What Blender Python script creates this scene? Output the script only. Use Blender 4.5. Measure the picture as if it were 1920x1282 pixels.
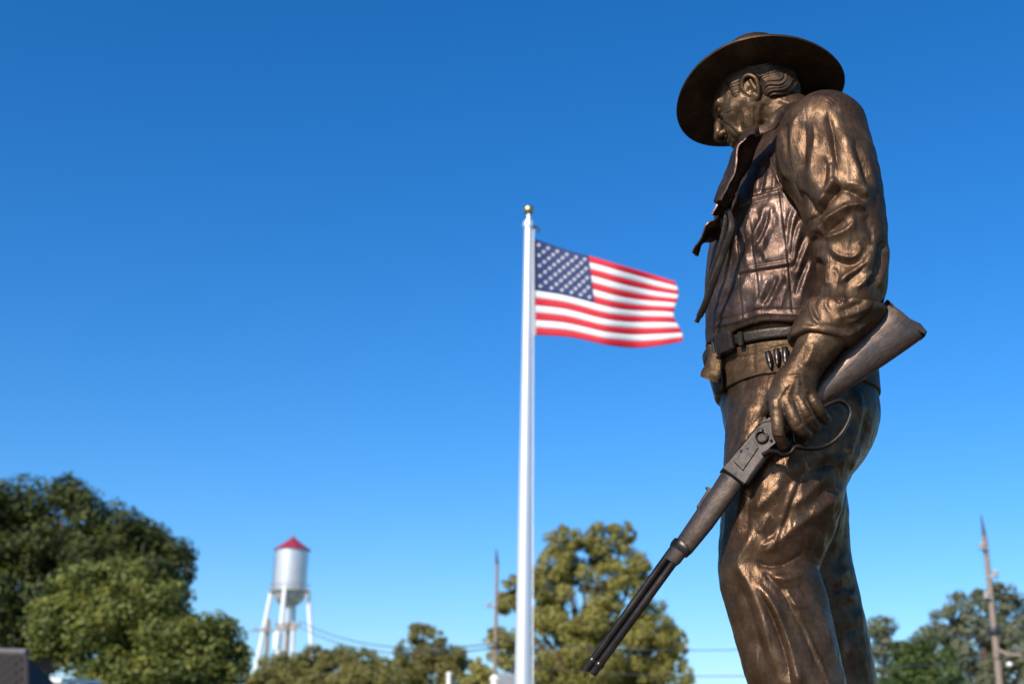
import bpy, math, random
import numpy as np
from mathutils import Matrix, Vector

for o in list(bpy.data.objects): bpy.data.objects.remove(o, do_unlink=True)
SC = bpy.context.scene
COL = SC.collection
R = math.radians

# ------------------------------------------------------------------ camera
FPX, TILT, ROLL, CAMZ = 2400.0, R(18.0), R(0.92), 1.5       # focal length in photograph pixels (1920 wide)
_r0 = np.array([1, 0, 0.]); _u0 = np.array([0, -math.sin(TILT), math.cos(TILT)])
CF = np.array([0, math.cos(TILT), math.sin(TILT)])
CR = _r0*math.cos(ROLL) + _u0*math.sin(ROLL)
CU = _u0*math.cos(ROLL) - _r0*math.sin(ROLL)
CC = np.array([0, 0, CAMZ])
Y0 = 3.9                                                       # the statue stands this far from the camera
cam = bpy.data.cameras.new('camera'); camo = bpy.data.objects.new('camera', cam); COL.objects.link(camo)
cam.sensor_width = 36; cam.lens = 36*FPX/1920; cam.clip_start = 0.1; cam.clip_end = 6000
camo.matrix_world = Matrix(((CR[0], CU[0], -CF[0], 0), (CR[1], CU[1], -CF[1], 0), (CR[2], CU[2], -CF[2], CAMZ), (0, 0, 0, 1)))
cam.dof.use_dof = True; cam.dof.focus_distance = 3.95; cam.dof.aperture_fstop = 2.8
SC.camera = camo

# ------------------------------------------------------------------ sky, sun, exposure
SUN_DIR = np.array([-0.55, -0.835, 0.0]); SUN_EL = R(34)
SUN_DIR = SUN_DIR/np.linalg.norm(SUN_DIR)
world = bpy.data.worlds.new('World'); SC.world = world; world.use_nodes = True
wn, wl = world.node_tree.nodes, world.node_tree.links
sky = wn.new('ShaderNodeTexSky'); sky.sky_type = 'NISHITA'; sky.sun_disc = False
sky.sun_elevation = SUN_EL; sky.sun_rotation = math.atan2(SUN_DIR[0], SUN_DIR[1])
sky.altitude = 300; sky.air_density = 1.05; sky.dust_density = 0.8; sky.ozone_density = 7.0
hs = wn.new('ShaderNodeHueSaturation'); hs.inputs['Saturation'].default_value = 1.24
hs.inputs['Hue'].default_value = .503; wl.new(sky.outputs[0], hs.inputs['Color']); wl.new(hs.outputs[0], wn['Background'].inputs[0])
wn['Background'].inputs[1].default_value = 0.15
sl = bpy.data.lights.new('sun', 'SUN'); sl.energy = 5.0; sl.angle = R(0.53); sl.color = (1.0, 0.93, 0.82)
so = bpy.data.objects.new('sun', sl); COL.objects.link(so); so.location = (-20, -25, 30)
so.rotation_euler = Vector((SUN_DIR[0]*math.cos(SUN_EL), SUN_DIR[1]*math.cos(SUN_EL), math.sin(SUN_EL))).to_track_quat('Z', 'Y').to_euler()
SC.view_settings.view_transform = 'Standard'; SC.view_settings.look = 'None'
SC.view_settings.gamma = 1; SC.view_settings.exposure = 0.2; SC.view_settings.use_curve_mapping = False

# ------------------------------------------------------------------ pixel <-> world
def P(u, v, dy=0.0, Y=None):
    """point on the ray of photograph pixel (u,v) where it meets the vertical plane y = Y0+dy (or y = Y)"""
    Yv = (Y0 + dy) if Y is None else Y
    d = CF + CR*(u-960)/FPX - CU*(v-641)/FPX
    return CC + d*(Yv/d[1])
def mpp(u, v, dy=0.0, Y=None):
    """metres per photograph pixel there"""
    return float((P(u, v, dy, Y)-CC) @ CF)/FPX
def proj(V):
    q = V-CC; d = q @ CF
    return 960+FPX*(q @ CR)/d, 641-FPX*(q @ CU)/d, d

# ------------------------------------------------------------------ objects
def wloc(o):
    v = np.zeros(3)
    while o is not None: v = v+np.array(o.location); o = o.parent
    return v
def tag(o, label=None, cat=None, group=None, kind=None):
    if label: o['label'] = label
    if cat: o['category'] = cat
    if group: o['group'] = group
    if kind: o['kind'] = kind
    return o
def empty(name, loc, label, cat, group=None):
    o = bpy.data.objects.new(name, None); COL.objects.link(o); o.location = tuple(float(c) for c in loc)
    o.empty_display_size = 0.2
    return tag(o, label, cat, group)
def raw_mesh(name, V, F, smooth=True):
    me = bpy.data.meshes.new(name)
    V = np.asarray(V, dtype=np.float32)
    if isinstance(F, np.ndarray):
        n, k = F.shape
        me.vertices.add(len(V)); me.vertices.foreach_set('co', V.ravel())
        me.loops.add(n*k); me.loops.foreach_set('vertex_index', F.astype(np.int32).ravel())
        me.polygons.add(n); me.polygons.foreach_set('loop_start', np.arange(0, n*k, k, dtype=np.int32))
        me.update(calc_edges=True)
    else:
        me.from_pydata([tuple(map(float, v)) for v in V], [], F); me.update()
    me.polygons.foreach_set('use_smooth', np.full(len(me.polygons), bool(smooth)))
    return me
def mk(name, V, F, mat, parent=None, smooth=True, autosmooth=None):
    V = np.asarray(V, float)
    if parent is not None: V = V-wloc(parent)
    me = raw_mesh(name, V, F, smooth)
    if mat is not None: me.materials.append(mat)
    if autosmooth is not None: me.set_sharp_from_angle(angle=R(autosmooth))
    o = bpy.data.objects.new(name, me); COL.objects.link(o); o.parent = parent
    return o

# ------------------------------------------------------------------ polygon helpers
class MB:
    def __init__(s): s.v = []; s.f = []
    def add(s, V, F):
        b = len(s.v); s.v += [tuple(map(float, p)) for p in V]; s.f += [tuple(i+b for i in f) for f in F]; return s
    def box(s, lo, hi):
        x0, y0, z0 = lo; x1, y1, z1 = hi
        return s.add([(x0,y0,z0),(x1,y0,z0),(x1,y1,z0),(x0,y1,z0),(x0,y0,z1),(x1,y0,z1),(x1,y1,z1),(x0,y1,z1)],
                     [(0,3,2,1),(4,5,6,7),(0,1,5,4),(1,2,6,5),(2,3,7,6),(3,0,4,7)])
    def tube(s, pts, rad, n=12, cap=True, flat=None):
        """rad: number or list; flat=(axis vector, factor) widens the section along that axis"""
        pts = [np.asarray(p, float) for p in pts]; m = len(pts)
        rad = [rad]*m if np.isscalar(rad) else rad
        V = []; prev = None
        for i in range(m):
            t = pts[min(i+1, m-1)]-pts[max(i-1, 0)]; t = t/(np.linalg.norm(t)+1e-12)
            if flat is not None: a = np.asarray(flat[0], float)
            elif prev is None: a = np.array([0, 0, 1.]) if abs(t[2]) < .9 else np.array([1., 0, 0])
            else: a = prev
            a = a-t*(a @ t); a /= np.linalg.norm(a); b = np.cross(t, a); prev = a
            fa = flat[1] if flat is not None else 1.0
            for k in range(n):
                th = 2*math.pi*k/n
                V.append(pts[i]+rad[i]*(a*math.cos(th)*fa+b*math.sin(th)))
        F = [(i*n+k, i*n+(k+1) % n, (i+1)*n+(k+1) % n, (i+1)*n+k) for i in range(m-1) for k in range(n)]
        if cap: F += [tuple(reversed(range(n))), tuple(range((m-1)*n, m*n))]
        return s.add(V, F)
    def lathe(s, c, prof, n=24, axis=(0, 0, 1), cap=True):
        """prof: list of (radius, height along the axis)"""
        ax = np.asarray(axis, float); ax /= np.linalg.norm(ax)
        a = np.array([1., 0, 0]) if abs(ax[0]) < .9 else np.array([0, 1., 0])
        a = a-ax*(a @ ax); a /= np.linalg.norm(a); b = np.cross(ax, a); c = np.asarray(c, float)
        V = [c+ax*h+r*(a*math.cos(2*math.pi*k/n)+b*math.sin(2*math.pi*k/n)) for r, h in prof for k in range(n)]
        m = len(prof)
        F = [(i*n+k, i*n+(k+1) % n, (i+1)*n+(k+1) % n, (i+1)*n+k) for i in range(m-1) for k in range(n)]
        if cap: F += [tuple(reversed(range(n))), tuple(range((m-1)*n, m*n))]
        return s.add(V, F)
    def prism(s, poly, off, bev=0.0):
        """poly: list of world points (planar); extruded both ways by the vector off; bev shrinks the two faces"""
        poly = [np.asarray(p, float) for p in poly]; n = len(poly); c = sum(poly)/n; off = np.asarray(off, float)
        L = np.linalg.norm(off)
        def ring(k, sh):
            out = []
            for i, p in enumerate(poly):
                d = c-p; q = p+d/np.linalg.norm(d)*sh
                out.append(q+off*k)
            return out
        if bev > 0: rings = [ring(-1, bev), ring(-(L-bev)/L, 0), ring((L-bev)/L, 0), ring(1, bev)]
        else: rings = [ring(-1, 0), ring(1, 0)]
        V = [p for r_ in rings for p in r_]; m = len(rings)
        F = [(i*n+k, i*n+(k+1) % n, (i+1)*n+(k+1) % n, (i+1)*n+k) for i in range(m-1) for k in range(n)]
        F += [tuple(reversed(range(n))), tuple(range((m-1)*n, m*n))]
        return s.add(V, F)
    def build(s, name, mat, parent=None, smooth=True, auto=35, fix=True):
        o = mk(name, s.v, s.f, mat, parent, smooth)
        if fix:
            import bmesh
            bm = bmesh.new(); bm.from_mesh(o.data); bmesh.ops.recalc_face_normals(bm, faces=bm.faces); bm.to_mesh(o.data); bm.free()
        if smooth: o.data.set_sharp_from_angle(angle=R(auto))
        return o

def crv(pts, n=8):
    """Catmull-Rom through the points"""
    p = np.asarray(pts, float)
    if len(p) < 3: return np.array([p[0]+(p[-1]-p[0])*t for t in np.linspace(0, 1, n+1)])
    q = np.vstack([2*p[0]-p[1], p, 2*p[-1]-p[-2]]); out = []
    for i in range(1, len(q)-2):
        for t in np.linspace(0, 1, n, endpoint=False):
            a, b, c, d = q[i-1], q[i], q[i+1], q[i+2]
            out.append(.5*((2*b)+(-a+c)*t+(2*a-5*b+4*c-d)*t*t+(-a+3*b-3*c+d)*t**3))
    out.append(p[-1]); return np.array(out)

# ------------------------------------------------------------------ numpy noise
_rng = np.random.default_rng(7)
_perm = np.concatenate([_rng.permutation(256)]*3); _val = _rng.uniform(-1, 1, 256).astype(np.float32)
def vnoise(p):
    i = np.floor(p).astype(np.int64); f = (p-i).astype(np.float32); f = f*f*f*(f*(f*6-15)+10); i &= 255
    def h(a, b, c): return _val[_perm[_perm[_perm[(i[:, 0]+a) & 255]+((i[:, 1]+b) & 255)]+((i[:, 2]+c) & 255)]]
    x, y, z = f[:, 0], f[:, 1], f[:, 2]
    c00 = h(0,0,0)*(1-x)+h(1,0,0)*x; c10 = h(0,1,0)*(1-x)+h(1,1,0)*x
    c01 = h(0,0,1)*(1-x)+h(1,0,1)*x; c11 = h(0,1,1)*(1-x)+h(1,1,1)*x
    return (c00*(1-y)+c10*y)*(1-z)+(c01*(1-y)+c11*y)*z
def fbm(p, o=3):
    s = 0; a = 1; t = 0
    for _ in range(o): s = s+a*vnoise(p); t += a; p = p*2.03+17.1; a *= .5
    return s/t

# ------------------------------------------------------------------ solid modelling with distance fields
def RC(a, b, sy=1.0, k=0.03):
    """tapered limb between a=(u,v,r px,dy) and b, sy widens it in depth"""
    A = P(a[0], a[1], a[3]); B = P(b[0], b[1], b[3])
    return ('rc', A, a[2]*mpp(a[0], a[1], a[3]), B, b[2]*mpp(b[0], b[1], b[3]), sy, k)
def CH(pts, sy=1.0, k=0.03, n=4):
    q = crv(pts, n) if len(pts) > 2 else np.asarray(pts, float)
    return [('ch', [RC(q[i], q[i+1], sy, k) for i in range(len(q)-1)], k)]
def RCW(A, ra, B, rb, k=0.01, sy=1.0): return ('rc', np.asarray(A, float), ra, np.asarray(B, float), rb, sy, k)
def EL(c, rad, M=None, k=0.02, sign=1):
    return ('el', np.asarray(c, float), np.asarray(rad, float), np.eye(3) if M is None else np.asarray(M, float), k, sign)
def smin(a, b, k):
    h = np.clip(.5+.5*(b-a)/k, 0, 1); return b*(1-h)+a*h-k*h*(1-h)
def kof(p): return p[6] if p[0] == 'rc' else p[2] if p[0] == 'ch' else p[4]
def ev(pr, x, y, z):
    if pr[0] == 'ch':
        d = ev(pr[1][0], x, y, z)
        for q in pr[1][1:]: d = smin(d, ev(q, x, y, z), .004)
        return d
    if pr[0] == 'rc':
        _, A, ra, B, rb, sy, k = pr
        a = A/np.array([1, sy, 1]); b = B/np.array([1, sy, 1]); d = b-a; L = d @ d+1e-12
        px, py, pz = x-a[0], y/sy-a[1], z-a[2]
        t = np.clip((px*d[0]+py*d[1]+pz*d[2])/L, 0, 1)
        return np.sqrt((px-t*d[0])**2+(py-t*d[1])**2+(pz-t*d[2])**2)-(ra+t*(rb-ra))
    _, c, rad, M, k, sg = pr
    px, py, pz = x-c[0], y-c[1], z-c[2]
    q = [(px*M[0, i]+py*M[1, i]+pz*M[2, i]) for i in range(3)]
    k0 = np.sqrt((q[0]/rad[0])**2+(q[1]/rad[1])**2+(q[2]/rad[2])**2)
    k1 = np.sqrt((q[0]/rad[0]**2)**2+(q[1]/rad[1]**2)**2+(q[2]/rad[2]**2)**2)+1e-9
    return k0*(k0-1)/k1
def pbox(pr):
    if pr[0] == 'ch':
        bb = [pbox(q) for q in pr[1]]; return np.min([b[0] for b in bb], 0), np.max([b[1] for b in bb], 0)
    if pr[0] == 'rc':
        _, A, ra, B, rb, sy, k = pr; m = max(ra, rb)*np.array([1, sy, 1])
        return np.minimum(A, B)-m, np.maximum(A, B)+m
    m = np.abs(pr[3]) @ pr[2]
    return pr[1]-m, pr[1]+m
class Field:
    def __init__(s, prims, h, inflate=0.0, lo=None, hi=None, pad=0.03):
        bb = [pbox(p) for p in prims if not (p[0] == 'el' and p[5] < 0)]
        L = np.min([b[0] for b in bb], 0)-pad-inflate; H = np.max([b[1] for b in bb], 0)+pad+inflate
        if lo is not None: L = np.maximum(L, lo)
        if hi is not None: H = np.minimum(H, hi)
        s.lo = L; s.h = h; s.n = np.ceil((H-L)/h).astype(int)+1
        s.ax = [(L[i]+h*np.arange(s.n[i])).astype(np.float32) for i in range(3)]
        s.val = np.full(s.n, 9.0, np.float32)
        for p in prims: s.add(p, inflate)
    def sl(s, a, b):
        i0 = np.clip(np.floor((a-s.lo)/s.h).astype(int), 0, s.n); i1 = np.clip(np.ceil((b-s.lo)/s.h).astype(int)+1, 0, s.n)
        return tuple(slice(i0[i], i1[i]) for i in range(3))
    def xyz(s, q=None):
        q = q or (slice(None),)*3
        return s.ax[0][q[0]][:, None, None], s.ax[1][q[1]][None, :, None], s.ax[2][q[2]][None, None, :]
    def add(s, p, inflate=0.0):
        k = kof(p)
        a, b = pbox(p); m = k+3*s.h+inflate; q = s.sl(a-m, b+m)
        if any(t.stop <= t.start for t in q): return
        d = ev(p, *s.xyz(q)).astype(np.float32)
        if p[0] == 'el' and p[5] < 0: s.val[q] = -smin(-s.val[q], d, k)
        else: s.val[q] = smin(s.val[q], d-inflate, k)
    def cut(s, pt, nrm, k=0.004):
        """keep the side the normal points away from"""
        x, y, z = s.xyz(); n = np.asarray(nrm, float)/np.linalg.norm(nrm)
        d = ((x-pt[0])*n[0]+(y-pt[1])*n[1]+(z-pt[2])*n[2]).astype(np.float32)
        s.val = -smin(-s.val, -d, k)
    def mesh(s):
        v = s.val; sg = v < 0
        c = np.zeros(np.array(v.shape)-1, np.int8)
        for a in (0, 1):
            for b in (0, 1):
                for d in (0, 1):
                    c += sg[a:v.shape[0]-1+a, b:v.shape[1]-1+b, d:v.shape[2]-1+d]
        I, J, K = np.nonzero((c > 0) & (c < 8)); N = len(I)
        idx = np.full(c.shape, -1, np.int32); idx[I, J, K] = np.arange(N)
        pos = np.zeros((N, 3), np.float32); cnt = np.zeros(N, np.float32)
        for a, b in [((0,0,0),(1,0,0)),((0,1,0),(1,1,0)),((0,0,1),(1,0,1)),((0,1,1),(1,1,1)),
                     ((0,0,0),(0,1,0)),((1,0,0),(1,1,0)),((0,0,1),(0,1,1)),((1,0,1),(1,1,1)),
                     ((0,0,0),(0,0,1)),((1,0,0),(1,0,1)),((0,1,0),(0,1,1)),((1,1,0),(1,1,1))]:
            v0 = v[I+a[0], J+a[1], K+a[2]]; v1 = v[I+b[0], J+b[1], K+b[2]]
            m = (v0 < 0) != (v1 < 0); t = np.where(m, v0/(v0-v1+1e-20), 0)
            for q in range(3): pos[:, q] += np.where(m, a[q]+t*(b[q]-a[q]), 0)
            cnt += m
        pos = (pos/cnt[:, None]+np.stack([I, J, K], 1))*s.h+s.lo
        Q = []
        for ax in range(3):
            n0 = [slice(None)]*3; n1 = [slice(None)]*3; n0[ax] = slice(0, -1); n1[ax] = slice(1, None)
            s0 = sg[tuple(n0)]; ch = s0 != sg[tuple(n1)]
            o1, o2 = (ax+1) % 3, (ax+2) % 3
            E = np.array(np.nonzero(ch)).T
            E = E[(E[:, o1] > 0) & (E[:, o2] > 0) & (E[:, o1] < v.shape[o1]-1) & (E[:, o2] < v.shape[o2]-1)]
            ins = s0[E[:, 0], E[:, 1], E[:, 2]]
            def cell(d1, d2):
                e = E.copy(); e[:, o1] += d1; e[:, o2] += d2; return idx[e[:, 0], e[:, 1], e[:, 2]]
            q = np.stack([cell(-1, -1), cell(0, -1), cell(0, 0), cell(-1, 0)], 1)
            q[~ins] = q[~ins][:, ::-1]; Q.append(q)
        return pos.astype(np.float64), np.vstack(Q)
def normals(V, F):
    n = np.cross(V[F[:, 2]]-V[F[:, 0]], V[F[:, 3]]-V[F[:, 1]]); out = np.zeros_like(V)
    for i in range(4):
        for a in range(3): out[:, a] += np.bincount(F[:, i], n[:, a], len(V))
    return out/(np.linalg.norm(out, axis=1)[:, None]+1e-12)
def smooth(V, F, it=2, lam=.5):
    e = np.vstack([F[:, [0, 1]], F[:, [1, 2]], F[:, [2, 3]], F[:, [3, 0]]])
    deg = np.bincount(e[:, 0], minlength=len(V))+np.bincount(e[:, 1], minlength=len(V))
    for _ in range(it):
        s = np.zeros_like(V)
        for a in range(3): s[:, a] = np.bincount(e[:, 0], V[e[:, 1], a], len(V))+np.bincount(e[:, 1], V[e[:, 0], a], len(V))
        V = V+lam*(s/deg[:, None]-V)
    return V
def sst(a, b, x): t = np.clip((x-a)/(b-a), 0, 1); return t*t*(3-2*t)
def folds(V, F, specs, ymax=99, face=(0.0, .4), gain=1.0):
    """raise ridges (h>0) and press grooves (h<0) into the surface along strokes; width and height in photograph pixels"""
    N = normals(V, F); u, v, d = proj(V)
    tc = CC-V; tc /= np.linalg.norm(tc, axis=1)[:, None]
    w0 = sst(face[0], face[1], (N*tc).sum(1))*(V[:, 1] < Y0+ymax)
    disp = np.zeros(len(V))
    for sp in specs:
        pts, wid, hgt = sp[0], sp[1], sp[2]; sharp = len(sp) > 3 and sp[3]
        c = crv(pts, 5); m = wid*3.2
        sel = np.nonzero((w0 > 0) & (u > c[:, 0].min()-m) & (u < c[:, 0].max()+m) & (v > c[:, 1].min()-m) & (v < c[:, 1].max()+m))[0]
        if len(sel) == 0: continue
        uu, vv = u[sel], v[sel]; best = np.full(len(sel), 1e9); par = np.zeros(len(sel))
        L = len(c)-1
        for i in range(L):
            a, b = c[i], c[i+1]; e = b-a; l2 = e @ e+1e-9
            t = np.clip(((uu-a[0])*e[0]+(vv-a[1])*e[1])/l2, 0, 1)
            dd = (uu-a[0]-t*e[0])**2+(vv-a[1]-t*e[1])**2
            k = dd < best; best[k] = dd[k]; par[k] = (i+t[k])/L
        dist = np.sqrt(best)
        prof = np.exp(-np.abs(dist/wid)**1.05*1.2) if sharp else np.exp(-np.abs(dist/wid)**1.45*1.05)
        tap = 1.0 if (len(sp) > 4 and sp[4]) else sst(0, .22, par)*sst(0, .22, 1-par)
        disp[sel] += hgt*prof*tap*(d[sel]/FPX)
    return V+N*(disp*w0*gain)[:, None]
def wrinkle(V, F, amp, scale, stretch=(1, 1, 1), seed=0., ridged=True):
    N = normals(V, F); q = V*np.asarray(stretch)*scale+seed
    q = q+.6*np.stack([fbm(q*.7+5.2, 2), fbm(q*.7+9.7, 2), fbm(q*.7+1.3, 2)], 1)
    n = fbm(q, 3); n = (1-np.abs(n)*2.4) if ridged else n
    return V+N*(n*amp)[:, None]
def hit(prims, u, v, inflate=0.0):
    """first point of the solid on the ray of pixel (u,v) and its normal"""
    d = CF+CR*(u-960)/FPX-CU*(v-641)/FPX; d = d/np.linalg.norm(d)
    def sd(p):
        r_ = 9.0
        for q in prims:
            k = kof(q)
            e = float(ev(q, p[0], p[1], p[2]))
            h = min(max(.5+.5*(e-r_)/k, 0), 1); r_ = e*(1-h)+r_*h-k*h*(1-h)
        return r_-inflate
    t = 2.6
    for _ in range(90):
        s = sd(CC+d*t)
        if s < 4e-4: break
        t += s*.8
        if t > 7: break
    p = CC+d*t; e = .004
    n = np.array([sd(p+np.eye(3)[i]*e)-sd(p-np.eye(3)[i]*e) for i in range(3)]); n /= np.linalg.norm(n)+1e-9
    return p, n

# ------------------------------------------------------------------ materials
def nodes(name):
    m = bpy.data.materials.new(name); m.use_nodes = True
    n = m.node_tree.nodes; l = m.node_tree.links
    return m, n, l, n['Principled BSDF']
def noise(n, l, scale, detail=4, rough=.55, dist=0., vec=None, stretch=None, ang=None):
    t = n.new('ShaderNodeTexNoise'); t.inputs['Scale'].default_value = scale; t.inputs['Detail'].default_value = detail
    t.inputs['Roughness'].default_value = rough; t.inputs['Distortion'].default_value = dist
    tc = n.new('ShaderNodeTexCoord'); src = tc.outputs['Object']
    if stretch is not None:
        mp = n.new('ShaderNodeMapping'); mp.inputs['Scale'].default_value = stretch
        if ang is not None: mp.vector_type = 'TEXTURE'; mp.inputs['Rotation'].default_value = (0, ang, 0)
        l.new(src, mp.inputs['Vector']); src = mp.outputs[0]
    l.new(src, t.inputs['Vector']); return t
def ramp(n, l, src, stops):
    r_ = n.new('ShaderNodeValToRGB'); e = r_.color_ramp.elements
    while len(e) < len(stops): e.new(.5)
    for i, (p, c) in enumerate(stops): e[i].position = p; e[i].color = (*c, 1) if len(c) == 3 else c
    l.new(src, r_.inputs[0]); return r_
def bump(n, l, b, src, strength, dist, prev=None):
    bp = n.new('ShaderNodeBump'); bp.inputs['Strength'].default_value = strength; bp.inputs['Distance'].default_value = dist
    l.new(src, bp.inputs['Height'])
    if prev is not None: l.new(prev.outputs[0], bp.inputs['Normal'])
    l.new(bp.outputs[0], b.inputs['Normal']); return bp
def bronze(name, c0, c1, c2, rough=.36, metal=.75, grain=60, gstretch=(1, 1, 1), gstr=.35, patch=9, rj=.16, mot=.55, fine=.22, gang=None):
    m, n, l, b = nodes(name)
    a = noise(n, l, patch, 6, .62, .6)
    r_ = ramp(n, l, a.outputs[0], [(.30, c0), (.52, c1), (.72, c2)])
    a2 = noise(n, l, 70, 5, .7)                                     # mottled patina
    mx = n.new('ShaderNodeMix'); mx.data_type = 'RGBA'; mx.blend_type = 'OVERLAY'; mx.inputs[0].default_value = mot
    l.new(r_.outputs[0], mx.inputs[6]); l.new(a2.outputs[0], mx.inputs[7]); l.new(mx.outputs[2], b.inputs['Base Color'])
    b.inputs['Metallic'].default_value = metal
    rr = n.new('ShaderNodeMapRange'); rr.inputs['From Min'].default_value = .3; rr.inputs['From Max'].default_value = .7
    rr.inputs['To Min'].default_value = rough-rj*.5; rr.inputs['To Max'].default_value = rough+rj
    a3 = noise(n, l, 24, 5, .65, .4); l.new(a3.outputs[0], rr.inputs['Value']); l.new(rr.outputs[0], b.inputs['Roughness'])
    g = noise(n, l, grain, 5, .6, .8, stretch=gstretch, ang=gang)
    if gang is not None: l.new(g.outputs[0], r_.inputs[0])
    p1 = bump(n, l, b, g.outputs[0], gstr, .010)
    g2 = noise(n, l, 320, 3, .6); bump(n, l, b, g2.outputs[0], fine, .002, p1)
    b.inputs['Specular Tint'].default_value = (.60, .48, .36, 1); b.inputs['Specular IOR Level'].default_value = .28
    return m
def plain(name, c, rough=.6, metal=0., var=.25, scale=8, bstr=.15, bdist=.01):
    m, n, l, b = nodes(name)
    a = noise(n, l, scale, 6, .6, .3)
    c = np.array(c); r_ = ramp(n, l, a.outputs[0], [(.3, tuple(c*(1-var))), (.7, tuple(np.minimum(c*(1+var), .95)))])
    l.new(r_.outputs[0], b.inputs['Base Color']); b.inputs['Roughness'].default_value = rough; b.inputs['Metallic'].default_value = metal
    if bstr: bump(n, l, b, a.outputs[0], bstr, bdist)
    return m
M = {}
M['shirt'] = bronze('bronze_shirt', (.046, .026, .016), (.100, .059, .035), (.18, .113, .069), .38, .62, 42, (1, 1, .35), .38)
M['skin'] = bronze('bronze_skin', (.053, .030, .018), (.110, .066, .038), (.19, .120, .071), .36, .64, 55, (1, 1, 1), .28)
M['vest'] = bronze('bronze_vest', (.044, .027, .021), (.078, .049, .039), (.135, .09, .073), .33, .62, 34, (1, 1, .5), .32)
M['trousers'] = bronze('bronze_trousers', (.048, .027, .015), (.092, .053, .031), (.155, .093, .056), .29, .62, 46, (1.3, 1.3, .55), .26)
M['leather'] = bronze('bronze_leather', (.050, .030, .016), (.088, .053, .029), (.135, .085, .048), .44, .5, 70, (1, 1, 1), .28)
M['belt'] = bronze('bronze_belt', (.028, .021, .018), (.048, .037, .031), (.078, .060, .050), .40, .55, 70, (1, 1, 1), .2)
M['hat'] = bronze('bronze_hat', (.026, .015, .009), (.050, .031, .018), (.085, .054, .030), .46, .5, 30, (1, 1, 1), .2)
M['hair'] = bronze('bronze_hair', (.048, .030, .021), (.085, .055, .038), (.13, .088, .061), .44, .55, 60, (1, 1, 1), .3)
M['gunmetal'] = bronze('bronze_gunmetal', (.030, .025, .022), (.054, .045, .040), (.095, .080, .071), .30, .78, 30, (1, 1, 1), .05, mot=.25, fine=.06)
M['gunwood'] = bronze('bronze_gunwood', (.082, .058, .046), (.105, .076, .061), (.135, .100, .081), .30, .70, 150, (14, 1, 1), .10, mot=.35, fine=.08, gang=R(-40), patch=16)
M['stone'] = plain('granite', (.32, .29, .27), .55, 0, .3, 40)

# ------------------------------------------------------------------ ground
M['grass'] = plain('grass', (.075, .085, .028), .9, 0, .4, 1.5, .6, .05)
M['paving'] = plain('paving', (.13, .10, .085), .8, 0, .15, 3, .2, .01)
g = MB().add([(-3000, -400, 0), (3000, -400, 0), (3000, 5000, 0), (-3000, 5000, 0)], [(0, 1, 2, 3)]).build('ground', M['grass'], smooth=False, fix=False)
tag(g, kind='structure')
pv = MB().box((-6, -5, 0.0), (8, 16, 0.10)).build('plaza', M['paving'], smooth=False); tag(pv, kind='structure')

# ================================================================== the statue
BASE = P(1480, 640); BASE[1] = Y0+.03; BASE[2] = 1.42
statue = empty('bronze_statue', BASE, 'larger than life bronze statue of a man in hat and vest holding a rifle', 'statue')
ped = MB()
ped.box((BASE[0]-.62, BASE[1]-.62, .10), (BASE[0]+.72, BASE[1]+.72, .28))
ped.box((BASE[0]-.50, BASE[1]-.50, .281), (BASE[0]+.60, BASE[1]+.60, 1.30))
ped.box((BASE[0]-.56, BASE[1]-.56, 1.301), (BASE[0]+.66, BASE[1]+.66, 1.42))
tag(ped.build('pedestal', M['stone'], smooth=False), 'grey granite pedestal carrying the bronze statue', 'pedestal')

# ---- trousers
HIPS = CH([(1478, 560, 146, .02), (1478, 640, 150, .02), (1490, 710, 146, .02), (1500, 770, 141, .01)], 1.0, .03, 2)
NEAR = CH([(1492, 790, 128, -.09), (1474, 870, 112, -.145), (1460, 960, 103, -.155), (1440, 1062, 90, -.155), (1458, 1135, 90, -.175),
           (1496, 1282, 86, -.205), (1530, 1400, 82, -.225)], 1.0, .05, 3)
FAR = CH([(1518, 790, 100, .10), (1500, 900, 82, .13), (1502, 960, 84, .14), (1505, 1050, 86, .16), (1535, 1170, 84, .17), (1558, 1282, 82, .18), (1575, 1400, 80, .18)], 1.0, .05, 3)
BUM = [RC((1556, 770, 78, -.06), (1546, 818, 73, -.08), 1.0, .04), RC((1553, 770, 75, .10), (1540, 815, 68, .12), 1.0, .04)]
f = Field(HIPS+NEAR+FAR+BUM, .0046, lo=np.array([-9, -9, 1.50]))
f.cut(P(1478, 640, -.2), (0, 0, 1))
V, F = f.mesh(); V = smooth(V, F, 2)
V = wrinkle(V, F, .004, 3.2, (1, 1, .55), 3.1)
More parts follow.
